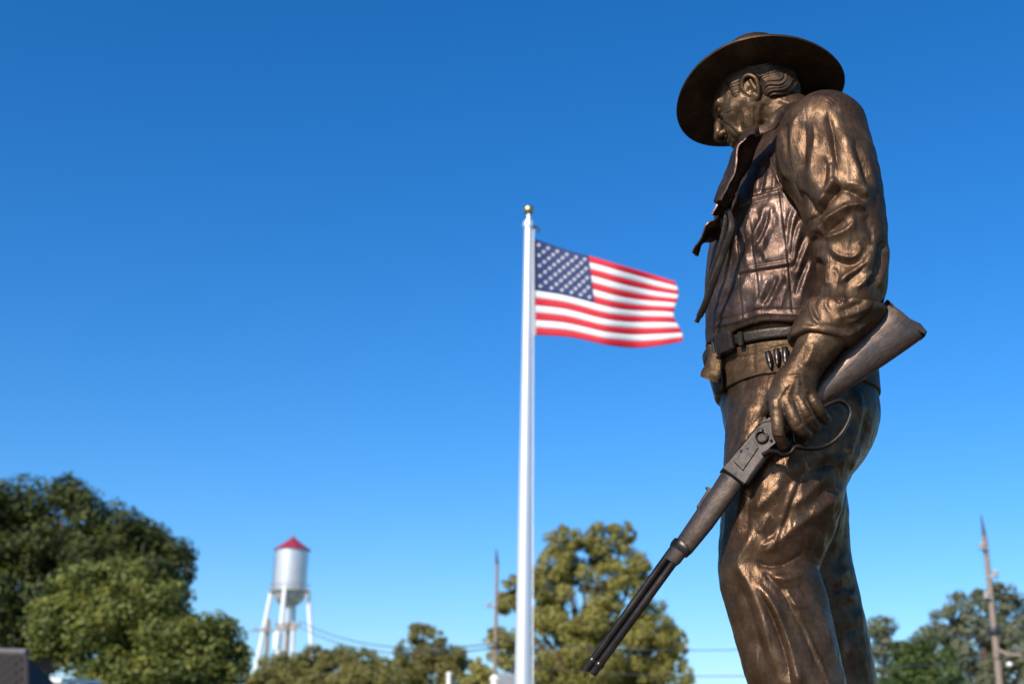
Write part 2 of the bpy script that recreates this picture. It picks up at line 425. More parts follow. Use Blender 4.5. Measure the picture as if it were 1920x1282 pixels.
TF = [
 ([(1501,880),(1481,932),(1458,998),(1448,1031)], 4, 5, 1), ([(1508,880),(1488,935),(1466,1000),(1455,1031)], 4, -5.5, 1),
 ([(1461,1070),(1484,1123),(1517,1189),(1547,1265),(1560,1300)], 3.5, 5, 1), ([(1453,1070),(1477,1125),(1509,1190),(1539,1268)], 4, -5, 1),
 ([(1520,700),(1512,790),(1503,880)], 4, 3, 1),
 ([(1415,985),(1405,1018),(1389,1057),(1409,1097),(1432,1156),(1448,1222),(1462,1290)], 14, 17),
 ([(1412,1083),(1448,1130),(1474,1189),(1494,1262),(1505,1300)], 10, 15),
 ([(1418,1098),(1440,1140),(1458,1182),(1476,1240),(1484,1290)], 6, -10),
 ([(1380,1090),(1402,1130),(1420,1190),(1440,1260)], 12, -8), ([(1366,1110),(1385,1170),(1410,1250),(1425,1300)], 12, 6),
 ([(1414,1048),(1430,1058),(1450,1060),(1478,1054),(1515,1030)], 8, -11, 1),
 ([(1418,1034),(1440,1030),(1458,1016),(1497,982),(1547,942),(1575,915)], 10, 10),
 ([(1432,1012),(1450,1000),(1470,975)], 7, -6), ([(1415,960),(1440,935),(1470,905)], 10, 6),
 ([(1420,1000),(1432,985),(1445,960)], 6, 6), ([(1425,1025),(1440,1018),(1452,1005)], 4, 6),
 ([(1440,1078),(1465,1085),(1495,1078),(1522,1060)], 9, 8), ([(1455,1100),(1485,1105),(1518,1095)], 8, -7),
 ([(1430,1070),(1450,1090),(1470,1120)], 5, -7), ([(1480,1130),(1505,1135),(1530,1122)], 9, 6),
 ([(1500,1150),(1520,1190),(1545,1240)], 9, -5), ([(1530,1120),(1548,1180),(1570,1250)], 10, 6),
 ([(1583,900),(1553,945),(1520,978)], 12, 8), ([(1560,905),(1530,940),(1500,972)], 9, -6),
 ([(1545,890),(1515,925),(1480,955)], 8, 7), ([(1535,860),(1500,895),(1460,915)], 9, -6),
 ([(1395,900),(1385,960),(1378,1020)], 14, 6), ([(1410,905),(1402,960),(1398,1010)], 9, -5), ([(1440,900),(1425,940),(1412,975)], 10, 5),
 ([(1382,755),(1378,800),(1374,850)], 10, -6), ([(1405,745),(1398,800),(1392,860)], 14, 6), ([(1440,720),(1425,770),(1415,830)], 14, -5),
 ([(1600,720),(1612,760),(1605,810),(1585,850)], 9, 8), ([(1585,725),(1596,770),(1588,820)], 7, -8), ([(1625,760),(1618,810),(1598,850)], 7, -7),
 ([(1600,830),(1580,860),(1560,885)], 7, 8), ([(1622,810),(1607,850),(1590,885)], 6, 7), ([(1578,880),(1555,870),(1525,880)], 8, -9),
 ([(1575,800),(1565,850),(1540,880)], 10, -6),
]
V = folds(V, F, TF, ymax=.05, gain=.66, face=(-.25, .2))
TFF = [([(1580,920),(1570,980),(1560,1040)], 8, 9), ([(1590,960),(1582,1010),(1568,1060)], 6, -7), ([(1593,1060),(1575,1085),(1585,1110),(1600,1130)], 8, 10),
       ([(1600,1110),(1582,1100),(1560,1110)], 7, -8), ([(1610,1140),(1600,1190),(1590,1240)], 9, 8), ([(1600,1170),(1585,1190),(1575,1230)], 7, -6)]
V = folds(V, F, TFF, face=(-.25, .2), gain=.4)
V = wrinkle(V, F, .0022, 17, (1, 1, .22), 8.8)
mk('trousers', V, F, M['trousers'], statue)
# ---- boots (below the picture)
for (u, dy) in ((1535, -.225), (1575, .18)):
    c = P(u, 1400, dy); b = np.array([c[0]-.10, c[1], BASE[2]])
    pr = [RCW((c[0], c[1], 1.58), .105, (c[0]+.03, c[1], BASE[2]+.10), .085, .04), RCW((c[0]+.04, c[1], BASE[2]+.07), .075, (c[0]-.22, c[1]-.03, BASE[2]+.055), .062, .05)]
    fb = Field(pr, .01); fb.cut((0, 0, BASE[2]), (0, 0, -1)); Vb, Fb = fb.mesh(); mk('boot', smooth(Vb, Fb, 2), Fb, M['leather'], statue)

# ---- belts
zz = lambda u, v, dy: P(u, v, dy)[2]
def band(name, prims, inflate, ztop, zbot, mat, h=.004, parent=statue, fold=None, slope=0.0):
    fb = Field(prims, h, inflate, lo=np.array([-9, -9, zbot-.06]), hi=np.array([99, 99, ztop+.06]))
    x0 = BASE[0]
    fb.cut((x0, 0, ztop), (-slope, 0, 1), .006); fb.cut((x0, 0, zbot), (slope, 0, -1), .006)
    Vb, Fb = fb.mesh(); Vb = smooth(Vb, Fb, 1)
    if fold: Vb = folds(Vb, Fb, fold)
    return mk(name, Vb, Fb, mat, parent)
LEATHER_FOLDS = [([(1352,668),(1400,668),(1440,655),(1490,645)], 2.0, -2.5, 1, 1), ([(1360,700),(1400,690),(1450,672)], 8, 2.5), ([(1356,735),(1400,712),(1450,695)], 2.0, -2.0, 1, 1),
                 ([(1415,640),(1412,670),(1416,705)], 4, -2.5)]
gunbelt = band('gun_belt', HIPS+NEAR+BUM, .012, zz(1478, 632, -.25), zz(1478, 701, -.25), M['leather'], fold=LEATHER_FOLDS)
belt = band('waist_belt', HIPS, .021, zz(1491, 611, -.25), zz(1491, 631, -.25), M['belt'])
def on(prims, u, v, infl): return hit(prims, u, v, infl)
def plate(name, prims, cu, cv, w, h, infl, mat, parent, th=.012, hole=False, rot=0.):
    """rounded plate lying on the surface, w and h in metres"""
    p, nrm = on(prims, cu, cv, infl); up = np.array([0, 0, 1.])-nrm*nrm[2]; up /= np.linalg.norm(up); rt = np.cross(up, nrm)
    a, b = rt*math.cos(rot)+up*math.sin(rot), up*math.cos(rot)-rt*math.sin(rot)
    mb = MB()
    if hole:
        pts = [p+nrm*th+a*w/2*sx+b*h/2*sy for sx, sy in ((-1,-.7),(-.7,-1),(.7,-1),(1,-.7),(1,.7),(.7,1),(-.7,1),(-1,.7))]
        mb.tube(pts+[pts[0]], th*.55, 8, cap=False); mb.tube([p+nrm*th-b*h/2, p+nrm*th+b*h/2], th*.45, 8)
    else:
        mb.prism([p+nrm*(th*.4)+a*w/2*sx+b*h/2*sy for sx, sy in ((-1,-.75),(-.75,-1),(.75,-1),(1,-.75),(1,.75),(.75,1),(-.75,1),(-1,.75))], nrm*th*.6, th*.35)
    return mb.build(name, mat, parent)
plate('buckle', HIPS, 1362, 643, .075, .068, .021, M['belt'], belt, .02)
plate('belt_keeper', HIPS, 1391, 636, .018, .046, .021, M['belt'], belt, .012)
plate('buckle_frame', HIPS, 1346, 655, .06, .062, .021, M['gunmetal'], belt, .014, hole=True)
plate('buckle', HIPS+NEAR, 1352, 716, .055, .075, .012, M['gunmetal'], gunbelt, .018)
for (u, v, tu, tv) in ((1440, 660, 1446, 691), (1456, 655, 1458.5, 686), (1472, 652, 1473, 683)):
    a, na = on(HIPS+NEAR+BUM, u, v, .019); b, nb = on(HIPS+NEAR+BUM, tu, tv, .021); ax = b-a; L = np.linalg.norm(ax); r_ = .0098
    MB().lathe(a+na*.002, [(r_*.6, 0), (r_, .003), (r_, L*.60), (r_*.86, L*.63), (r_*.80, L*.70), (r_*.66, L*.84), (r_*.36, L*.96), (r_*.1, L)], 14, ax).build('cartridge', M['gunmetal'], gunbelt)

# ---- shirt body and vest
TORSO = CH([(1522, 270, 72, .06), (1506, 315, 106, .04), (1494, 390, 140, .02), (1482, 500, 155, .02), (1478, 620, 151, .02)], 1.05, .04, 3)
TORSO += [RC((1550, 250, 58, -.24), (1515, 275, 62, .26), 1.0, .06), RC((1590, 300, 50, -.12), (1600, 420, 46, -.06), 1.0, .06)]
fs = Field(TORSO, .008, -.022); fs.cut(P(1478, 650, -.2), (0, 0, -1)); Vs, Fs = fs.mesh()
mk('shirt_body', smooth(Vs, Fs, 2), Fs, M['shirt'], statue)
fv = Field(TORSO, .0036); inner = Field(TORSO, .0036, -.015, lo=fv.lo, hi=fv.lo+(fv.n-1)*fv.h, pad=.03+.015)
zh = zz(1465, 594, -.27)
x, y, z = fv.xyz()
hem = zh-.012*np.sin((x-BASE[0])*9+.6)-.034*np.clip((BASE[0]-.13-x)/.16, 0, 1)**1.0+.0*y
fv.val = np.maximum(fv.val, (hem-z).astype(np.float32)*.9)
fi = np.full_like(fv.val, 9.0)
tmp = Field.__new__(Field); tmp.lo, tmp.h, tmp.n, tmp.ax, tmp.val = fv.lo, fv.h, fv.n, fv.ax, fi
for p in TORSO: tmp.add(p, -.015)
fv.val = np.maximum(fv.val, np.maximum(-tmp.val, -(hem+.10-z)).astype(np.float32) if False else np.where(z < hem+.10, -tmp.val, -9))
V, F = fv.mesh(); V = smooth(V, F, 2)
V = wrinkle(V, F, .003, 4.5, (1, 1, .6), 1.7)
VF = [
 ([(1382,385),(1382,440),(1385,502),(1390,555),(1392,597)], 2.2, -3.5, 1, 1), ([(1386,385),(1386,440),(1389,502),(1394,555),(1396,597)], 2.2, 3, 1, 1),
 ([(1404,400),(1409,440),(1411,470),(1420,527),(1424,575)], 2.2, -3.5, 1), ([(1408,400),(1413,440),(1415,470),(1424,527),(1428,575)], 2.2, 2.6, 1),
 ([(1463,362),(1472,440),(1479,495),(1486,584)], 2.2, -4, 1, 1), ([(1459,366),(1468,440),(1475,495),(1482,584)], 2.2, 3, 1, 1),
 ([(1387,386),(1417,371),(1464,360)], 4, 5, 0, 1), ([(1385,393),(1417,378),(1466,367)], 2.2, -5, 1, 1), ([(1384,380),(1417,365),(1462,354)], 2.0, -2.5, 1, 1),
 ([(1387,509),(1422,503),(1477,494)], 4, 5, 0, 1), ([(1387,516),(1422,509),(1478,500)], 2.2, -5, 1, 1), ([(1387,503),(1422,497),(1477,488)], 2.0, -2.5, 1, 1),
 ([(1332,612),(1380,603),(1430,589),(1500,590)], 3.5, 4.5, 0, 1), ([(1332,603),(1380,594),(1430,580),(1500,581)], 2.0, -3, 1, 1),
 ([(1415,383),(1405,410),(1395,450)], 6, 7), ([(1437,378),(1425,420),(1403,458)], 6, 8), ([(1450,380),(1440,430),(1415,485)], 6, 8),
 ([(1426,395),(1414,430),(1402,450)], 5, -6), ([(1445,390),(1432,430),(1412,470)], 5, -7), ([(1458,395),(1447,440),(1428,490)], 6, 7),
 ([(1455,420),(1440,460),(1425,492)], 5, -7), ([(1497,385),(1485,430),(1482,480)], 7, 8), ([(1487,385),(1477,420),(1476,470)], 5, -6),
 ([(1505,415),(1492,460),(1488,505)], 7, 8), ([(1500,400),(1487,445),(1484,490)], 5, -7), ([(1522,440),(1502,490),(1490,525)], 8, 9), ([(1512,435),(1496,478),(1487,510)], 5, -7),
 ([(1526,480),(1507,530),(1497,575)], 8, 8), ([(1516,485),(1500,525),(1491,560)], 5, -7), ([(1472,510),(1452,550),(1432,590)], 8, 8), ([(1460,512),(1445,545),(1428,575)], 5, -6),
 ([(1443,515),(1428,555),(1410,590)], 7, 7), ([(1406,520),(1372,570),(1345,602)], 13, 10), ([(1392,520),(1365,555),(1340,580)], 8, -7), ([(1478,530),(1468,560),(1460,588)], 6, 6),
 ([(1430,300),(1422,335),(1418,365)], 7, 6), ([(1447,305),(1440,340),(1432,365)], 6, 7), ([(1439,305),(1431,340),(1425,366)], 4, -6), ([(1455,320),(1452,345),(1450,360)], 5, 5),
 ([(1420,400),(1418,440),(1425,480)], 5, 5), ([(1395,420),(1396,450),(1392,490)], 5, -5), ([(1435,440),(1432,470),(1440,495)], 5, 6), ([(1398,470),(1402,490),(1400,505)], 5, 5),
 ([(1497,190),(1470,225),(1455,265),(1454,300),(1466,335),(1490,367),(1512,392),(1526,420),(1530,450)], 4, 6, 0, 1),
 ([(1489,192),(1462,226),(1447,265),(1446,302),(1459,339),(1484,373),(1506,399),(1520,426)], 3, -4, 1, 1),
 ([(1372,350),(1362,400),(1350,460),(1335,530),(1328,600)], 4, 5, 0, 1), ([(1380,350),(1370,405),(1358,462),(1343,530),(1336,600)], 3, -4, 1, 1),
 ([(1372,430),(1362,480),(1350,530)], 8, 5), ([(1375,470),(1368,510),(1366,550)], 7, -6),
]
VF = [((q[0], q[1], q[2]*(.55 if len(q) > 3 and q[3] else .8))+tuple(q[3:])) if q[1] < 4.6 or len(q) > 4 else (q[0], q[1]*1.15, q[2]*.8)+tuple(q[3:]) for q in VF]
V = folds(V, F, VF, ymax=.1, gain=.72)
V = wrinkle(V, F, .0030, 8, (1, 1, .6), 4.4); V = wrinkle(V, F, .0010, 30, (1, 1, 1), 2.4, False)
mk('vest', V, F, M['vest'], statue)

# ---- near sleeve
SLEEVE = CH([(1550, 243, 71, -.36), (1572, 335, 73, -.40), (1592, 430, 70, -.41), (1598, 515, 65, -.41), (1590, 555, 63, -.41)], 1.0, .04, 3)
SLEEVE += [RC((1520, 255, 58, -.30), (1524, 300, 66, -.31), 1.0, .05), RC((1535, 330, 58, -.32), (1572, 400, 60, -.36), 1.0, .05)]
f = Field(SLEEVE, .0036)
V, F = f.mesh(); V = smooth(V, F, 2); V = wrinkle(V, F, .0045, 4.2, (1, 1, .5), 6.3)
SF = [
 ([(1505,200),(1490,240),(1487,290),(1495,340),(1515,385)], 8, 9), ([(1480,215),(1471,252),(1480,302),(1493,352),(1515,400)], 6, -9), ([(1468,235),(1460,270),(1464,310),(1480,345)], 5, 6),
 ([(1550,205),(1562,247),(1567,285),(1574,325)], 8, -11), ([(1524,215),(1529,265),(1522,320),(1530,360)], 11, 8), ([(1508,225),(1508,275),(1507,330)], 7, -8),
 ([(1577,235),(1595,290),(1614,345),(1625,390)], 13, 11), ([(1600,255),(1615,310),(1629,357)], 7, -9), ([(1618,270),(1632,320),(1642,370)], 8, 6),
 ([(1545,290),(1548,330),(1545,360)], 9, -8), ([(1560,300),(1556,335),(1548,365)], 8, 8),
 ([(1525,412),(1540,395),(1560,368),(1582,342)], 7, -15, 1), ([(1532,388),(1555,356),(1569,332)], 9, 11), ([(1500,355),(1518,380),(1530,405)], 6, -9),
 ([(1528,437),(1550,414),(1583,392),(1610,387),(1622,400)], 8, 14), ([(1532,452),(1560,430),(1587,408)], 6, -9, 1), ([(1533,446),(1567,441),(1592,428),(1606,410)], 7, 8),
 ([(1540,372),(1575,355),(1605,365),(1620,385)], 8, -8), ([(1580,345),(1605,350),(1625,372)], 9, 8),
 ([(1550,452),(1570,476),(1597,483),(1611,470),(1606,452)], 6, 7), ([(1545,462),(1565,488),(1600,496),(1625,480)], 8, -6),
 ([(1655,440),(1650,480),(1640,515),(1622,540)], 8, -14, 1), ([(1640,440),(1634,480),(1620,515)], 9, 9), ([(1662,450),(1657,500),(1645,545)], 7, 9),
 ([(1565,540),(1592,516),(1618,497),(1632,470)], 7, 11), ([(1580,535),(1606,513),(1626,495)], 5, -9), ([(1600,545),(1622,525),(1638,505)], 6, 9),
 ([(1530,480),(1536,510),(1534,540)], 9, -7), ([(1545,490),(1550,515),(1548,540)], 9, 6), ([(1562,500),(1572,520),(1568,540)], 6, -5),
 ([(1520,404),(1534,416),(1552,418)], 9, -9), ([(1522,446),(1536,452),(1554,450)], 9, -8), ([(1522,425),(1532,432),(1545,430)], 8, 5), ([(1526,490),(1538,498),(1552,498)], 7, -7), ([(1620,400),(1632,430),(1635,465)], 9, -7), ([(1637,380),(1646,420),(1650,460)], 8, 6),
]
V = folds(V, F, SF, gain=.78, face=(-.25, .2)); V = wrinkle(V, F, .0022, 15, (1, 1, .3), 2.2)
mk('sleeve', V, F, M['shirt'], statue)
# ---- rolled cuff
CUFF = CH([(1606, 548, 58, -.41), (1584, 580, 62, -.41), (1552, 612, 55, -.41), (1530, 645, 52, -.41)], 1.0, .03, 3)
CUFF += [RC((1622, 566, 26, -.44), (1632, 584, 22, -.42), 1.0, .04)]
f = Field(CUFF, .0034)
a, b = P(1495, 621, -.46), P(1592, 638, -.46); ax = b-a; nn = np.cross(ax, np.array([0, 1., -.15])); nn = nn if nn[2] < 0 else -nn
f.cut(a, nn, .012)
a, b = P(1508, 549, -.46), P(1655, 570, -.46); n2 = np.cross(b-a, np.array([0, 1., .3])); n2 = n2 if n2[2] > 0 else -n2
f.cut(a, n2, .016)
V, F = f.mesh(); V = smooth(V, F, 2); V = wrinkle(V, F, .004, 7, (1, 1, 1), 5.1)
CFF = [([(1527,552),(1519,575),(1530,602),(1545,612)], 5, 7), ([(1534,553),(1526,575),(1539,604)], 5, -6),
       ([(1553,552),(1548,570),(1560,590)], 5, -5), ([(1566,549),(1570,560),(1580,568)], 4, -9, 1), ([(1572,547),(1580,556),(1584,568)], 4, 7),
       ([(1505,612),(1540,620),(1590,628),(1620,610)], 5, 5, 0, 1), ([(1508,603),(1545,610),(1590,617)], 4, -4), ([(1560,600),(1600,588),(1640,570)], 8, 7), ([(1570,585),(1600,575),(1625,560)], 6, -7),
       ([(1590,558),(1615,562),(1640,572)], 6, 8), ([(1600,610),(1622,596),(1640,585)], 6, -7), ([(1580,606),(1605,600),(1620,592)], 5, 5)]
V = folds(V, F, CFF, gain=.55); mk('cuff', V, F, M['shirt'], statue)
# ---- far sleeve (behind the body)
FSL = CH([(1470, 300, 62, .34), (1455, 400, 60, .38), (1440, 520, 54, .38), (1420, 620, 42, .30)], 1.0, .04, 3)
f = Field(FSL, .007); V, F = f.mesh(); V = wrinkle(smooth(V, F, 2), F, .008, 5, (1, 1, .6), 9.3); mk('sleeve', V, F, M['shirt'], statue)

# ---- forearm and hand in one surface
ARM = CH([(1568, 590, 42, -.41), (1545, 630, 41, -.42), (1521, 668, 36, -.42), (1501, 700, 29, -.42)], 1.0, .03, 3)
ARM += [RC((1501, 698, 27, -.42), (1487, 727, 29, -.425), .75, .03), RC((1470, 735, 18, -.425), (1459, 757, 13, -.43), 1.0, .03), RC((1487, 725, 24, -.425), (1478, 752, 15, -.43), .9, .03),
        RC((1497, 720, 22, -.425), (1498, 745, 14, -.43), .9, .03), RC((1506, 712, 20, -.42), (1512, 734, 13, -.425), .9, .03), RC((1480, 740, 20, -.41), (1500, 735, 18, -.40), 1.0, .02),
        RC((1470, 712, 17, -.41), (1452, 745, 14, -.40), 1.0, .025), RC((1452, 745, 13, -.39), (1436, 775, 10, -.33), 1.0, .012)]
def finger(pts):
    return CH(pts, 1.0, .006, 3)
ARM += finger([(1456, 757, 14.5, -.432), (1458, 788, 12.3, -.437), (1460, 812, 11.6, -.432), (1468, 832, 10.4, -.400), (1472, 837, 9, -.375)])
ARM += finger([(1476, 753, 15, -.436), (1486, 777, 13.2, -.448), (1496, 798, 12.6, -.446), (1510, 812, 11, -.405), (1513, 816, 9, -.38)])
ARM += finger([(1497, 744, 14.5, -.436), (1508, 766, 12.8, -.450), (1516, 783, 12.0, -.446), (1528, 798, 10.5, -.405), (1530, 800, 8.5, -.38)])
ARM += finger([(1513, 732, 13.5, -.428), (1527, 755, 12, -.438), (1537, 771, 11.0, -.434), (1548, 785, 9.8, -.395), (1549, 787, 8, -.37)])
f = Field(ARM, .0025)
V, F = f.mesh(); V = smooth(V, F, 2); V = wrinkle(V, F, .0012, 12, (1, 1, 1), .5)
HF = [([(1466,760),(1474,788),(1482,808)], 2.4, -4, 1), ([(1487,752),(1500,780),(1508,797)], 2.4, -4.5, 1), ([(1506,742),(1520,770),(1526,785)], 2.4, -4.5, 1),
      ([(1455,752),(1470,732),(1485,712)], 4, 2.2), ([(1474,750),(1482,730),(1490,712)], 4, 2.4), ([(1495,742),(1496,726),(1497,708)], 4, 2.2), ([(1510,730),(1508,716),(1504,704)], 3.5, 1.8),
      ([(1466,745),(1478,726)], 4, -2), ([(1486,742),(1490,724)], 4, -2), ([(1503,732),(1502,718)], 3.5, -2),
      ([(1449,762),(1462,760)], 5, 2), ([(1469,757),(1482,753)], 5, 2.5), ([(1491,748),(1502,744)], 5, 2.5), ([(1508,736),(1517,732)], 5, 2),
      ([(1452,818),(1461,821),(1470,818)], 1.8, -2.6, 1), ([(1453,813),(1461,816),(1470,813)], 1.6, 1.6), ([(1454,823),(1462,826),(1470,823)], 1.6, -2, 1), ([(1490,803),(1498,798),(1505,790)], 1.8, -2, 1), ([(1510,788),(1516,783),(1522,776)], 1.8, -2, 1),
      ([(1478,700),(1500,697),(1524,702)], 3, -2.2), ([(1482,705),(1502,703),(1522,709)], 2.5, 2), ([(1528,640),(1520,665),(1510,688)], 7, 4), ([(1512,645),(1503,670),(1496,690)], 6, -3)]
V = folds(V, F, HF, gain=.6); mk('forearm_and_hand', V, F, M['skin'], statue)

# ---- head
def rotm(yaw, pitch, roll):
    fw = np.array([-math.cos(yaw)*math.cos(pitch), math.sin(yaw)*math.cos(pitch), -math.sin(pitch)])
    l_ = np.cross([0, 0, 1], fw); l_ /= np.linalg.norm(l_); up = np.cross(fw, l_)
    return np.stack([fw, l_*math.cos(roll)+up*math.sin(roll), up*math.cos(roll)-l_*math.sin(roll)], 1)
HM = rotm(R(25.7), R(26), R(-3)); HO = P(1417.5, 194, 0); HS = 1.3
hp = lambda x, y, z: HO+HM @ (np.array([x, y, z])*HS)
def hs_(c, r_, k=.012, sign=1): return EL(hp(*c), np.array([r_]*3)*HS if np.isscalar(r_) else np.array(r_)*HS, HM, k*HS, sign)
def hc(a, ra, b, rb, k=.012): return RCW(hp(*a), ra*HS, hp(*b), rb*HS, k*HS)
CRAN = [hs_((-.012, 0, .045), (.100, .076, .092)), hs_((.035, 0, .0), (.070, .066, .085), .03)]
HEAD = CRAN+[hs_((.048, 0, -.035), (.050, .050, .066), .02)]
for s in (1, -1):
    HEAD += [hc((.0, .058*s, -.035), .020, (.070, .022*s, -.098), .018, .025), hc((.052, .050*s, -.006), .021, (.022, .062*s, -.004), .016, .02),
             hc((.094, .012*s, .040), .012, (.078, .046*s, .036), .012, .014), hc((.085, .022*s, -.045), .014, (.075, .035*s, -.07), .012, .02)]
HEAD += [hs_((.092, .031, .012), .0165, .008, -1), hs_((.092, -.031, .012), .0165, .008, -1)]
for s in (1, -1):
    HEAD += [hs_((.079, .031*s, .013), .0145, .003), hc((.096, .020*s, .021), .0045, (.088, .045*s, .018), .0045, .006), hc((.094, .020*s, .003), .004, (.087, .043*s, .003), .004, .006)]
HEAD += [hc((.098, 0, .030), .010, (.112, 0, .004), .0095, .012), hc((.112, 0, .004), .0105, (.128, 0, -.022), .0125, .008),
         hs_((.115, .015, -.027), (.013, .009, .010), .006), hs_((.115, -.015, -.027), (.013, .009, .010), .006),
         hc((.098, .020, -.054), .0075, (.106, 0, -.052), .008, .006), hc((.098, -.020, -.054), .0075, (.106, 0, -.052), .008, .006),
         hc((.096, .018, -.066), .0085, (.103, 0, -.067), .009, .006), hc((.096, -.018, -.066), .0085, (.103, 0, -.067), .009, .006), hs_((.093, 0, -.094), (.018, .022, .018), .014)]
HEAD += [hs_((.119, .0095, -.036), (.006, .005, .006), .003, -1), hs_((.119, -.0095, -.036), (.006, .005, .006), .003, -1)]
HEAD += [hc((-.025, 0, -.02), .060, (-.075, .0, -.14), .066, .03), hc((-.02, .045, -.03), .016, (.0, .02, -.14), .014, .02)]
ear = crv([(.010, .076, -.004), (.008, .083, .018), (-.006, .089, .033), (-.022, .092, .030), (-.031, .092, .012), (-.026, .088, -.010), (-.014, .082, -.028), (-.004, .077, -.033), (.006, .074, -.022)], 4)
for s in (1, -1):
    HEAD += [hs_((-.010, .079*s, .002), (.019, .007, .031), .004)]
    for i in range(len(ear)-1):
        a, b = ear[i]*[1, s, 1], ear[i+1]*[1, s, 1]; HEAD.append(hc(tuple(a),   .0043, tuple(b), .0043, .003))
    HEAD += [hc((-.018, .086*s, .018), .004, (-.016, .084*s, -.012), .0045, .004), hs_((-.003, .089*s, -.004), (.009, .009, .011), .004, -1), hs_((-.008, .079*s, -.028), (.009, .007, .009), .004)]
f = Field(HEAD, .0027)
V, F = f.mesh(); V = smooth(V, F, 1); V = wrinkle(V, F, .0012, 14, (1, 1, 1), 3.5)
FF = [([(1350,226),(1368,238),(1380,252),(1388,270)], 3.5, -5, 1), ([(1358,226),(1375,238),(1388,255)], 5, 3), ([(1416,198),(1415,215),(1417,240)], 3, -4.5, 1), ([(1424,196),(1423,215),(1426,238)], 4, 3.5),
      ([(1432,192),(1434,210),(1440,228)], 3.5, -3.5), ([(1443,195),(1450,210),(1455,225)], 5, 3), ([(1393,200),(1396,220),(1398,245)], 3.5, 3), ([(1402,200),(1405,220),(1406,245)], 3, -2.5),
      ([(1383,205),(1387,225),(1390,245)], 3, -2.5), ([(1372,208),(1378,222),(1384,240)], 3.5, 2.5), ([(1352,208),(1362,206),(1372,198)], 2.0, -2.5, 1), ([(1353,213),(1363,213),(1374,207)], 2.0, -2.2, 1), ([(1354,202),(1362,198),(1370,190)], 2, -2, 1),
      ([(1345,190),(1352,184),(1362,176)], 3, -2), ([(1458,190),(1470,200),(1485,203)], 4, -3), ([(1452,182),(1468,190),(1484,194)], 4, 2.5)]
V = folds(V, F, FF, gain=.5); head = mk('head', V, F, M['skin'], statue)
# ---- hair
HAIR = [EL(hp(-.020, 0, .040), np.array([.104, .086, .080])*HS, HM, .02), hs_((-.075, .02, -.02), (.040, .055, .040), .03), hs_((-.055, .062, -.008), (.036, .022, .034), .03),
        hs_((.024, .066, .030), (.020, .014, .030), .015), hs_((.026, .066, .006), (.010, .010, .018), .012), hs_((-.055, -.062, -.008), (.036, .022, .034), .03), hs_((.026, -.066, .015), (.014, .012, .026), .015)]
HAIR += [hs_((-.009, .092, .0), (.031, .024, .040), .008, -1), hs_((.085, 0, .03), (.060, .12, .08), .01, -1)]
f = Field(HAIR, .0026)
V, F = f.mesh(); V = smooth(V, F, 1); N = normals(V, F)
L = (V-HO) @ HM/HS
fl = L[:, 2]*.95+L[:, 0]*.22+.010*np.sin(L[:, 0]*70+1)                    # across the combed strands
w = fbm(L*np.array([16, 16, 26]), 2)*2.6
st = np.abs(np.sin(fl*330+w*1.5))*.7+np.sin(fl*900+w*3.5)*.35
V = V+N*((-(st-.55)*.0052*np.where(L[:, 0] > -.005, .35, 1)+fbm(L*20, 2)*.010)[:, None])
hair = mk('hair', V, F, M['hair'], head)

# ---- hat
TM = rotm(R(28.16), R(10.08), R(10.11)); TO = P(1422.9, 176.9, .03); TA, TB, TC_, TD = .2892, .2637, .0192, -.0258
def hat_pt(rho, th, dz=0.):
    lx = TA*rho*math.cos(th); ly = TB*rho*math.sin(th)
    q = max(0, (rho-.42)/.58)
    lz = (TC_*math.sin(th)**2+TD*math.cos(th)**2)*q**1.3+dz+.006*math.sin(3*th+1)*q*0
    return TO+TM @ np.array([lx, ly, lz])
n = 96; rings = []
rh = [.40, .46, .55, .65, .75, .85, .93, .98]
prof = [(r_, -.004) for r_ in rh]+[(1.0, -.0035), (1.005, .001), (1.0, .0055), (.975, .0068), (.96, .005)]+[(r_, .005) for r_ in reversed(rh[:-1])]
V = [hat_pt(r_, 2*math.pi*k/n, dz) for r_, dz in prof for k in range(n)]; m = len(prof)
F = [(i*n+k, i*n+(k+1) % n, ((i+1) % m)*n+(k+1) % n, ((i+1) % m)*n+k) for i in range(m) for k in range(n)]
mb = MB(); mb.add(V, F); hat = mb.build('hat', M['hat'], statue, auto=60)
cr = [(.44, .004, 0), (.435, .03, 0), (.425, .07, 0), (.41, .11, 0), (.385, .145, .0), (.345, .168, .01), (.27, .176, .03), (.15, .165, .04), (.03, .155, .04)]
CHT = 0.0
V = []
for rr, hh, pin in cr:
    for k in range(n):
        th = 2*math.pi*k/n; dent = pin*math.exp(-(math.sin(th)*rr/.10)**2)*.9
        V.append(TO+TM @ np.array([TA*rr*math.cos(th)*1.02, TB*rr*math.sin(th)*(1-.12*max(0, math.cos(th))*(hh > .08)), hh*1.2-dent]))
m = len(cr); F = [(i*n+k, i*n+(k+1) % n, (i+1)*n+(k+1) % n, (i+1)*n+k) for i in range(m-1) for k in range(n)]+[tuple(range((m-1)*n, m*n))]
MB().add(V, F).build('crown', M['hat'], hat, auto=60)
bd = [hat_pt(0, 0)+TM @ np.array([TA*.449*math.cos(t)*1.02, TB*.449*math.sin(t), .022]) for t in np.linspace(0, 2*math.pi, 65)]
MB().tube(bd, .006, 8, cap=False, flat=(TM[:, 2], 2.6)).build('hat_band', M['belt'], hat)

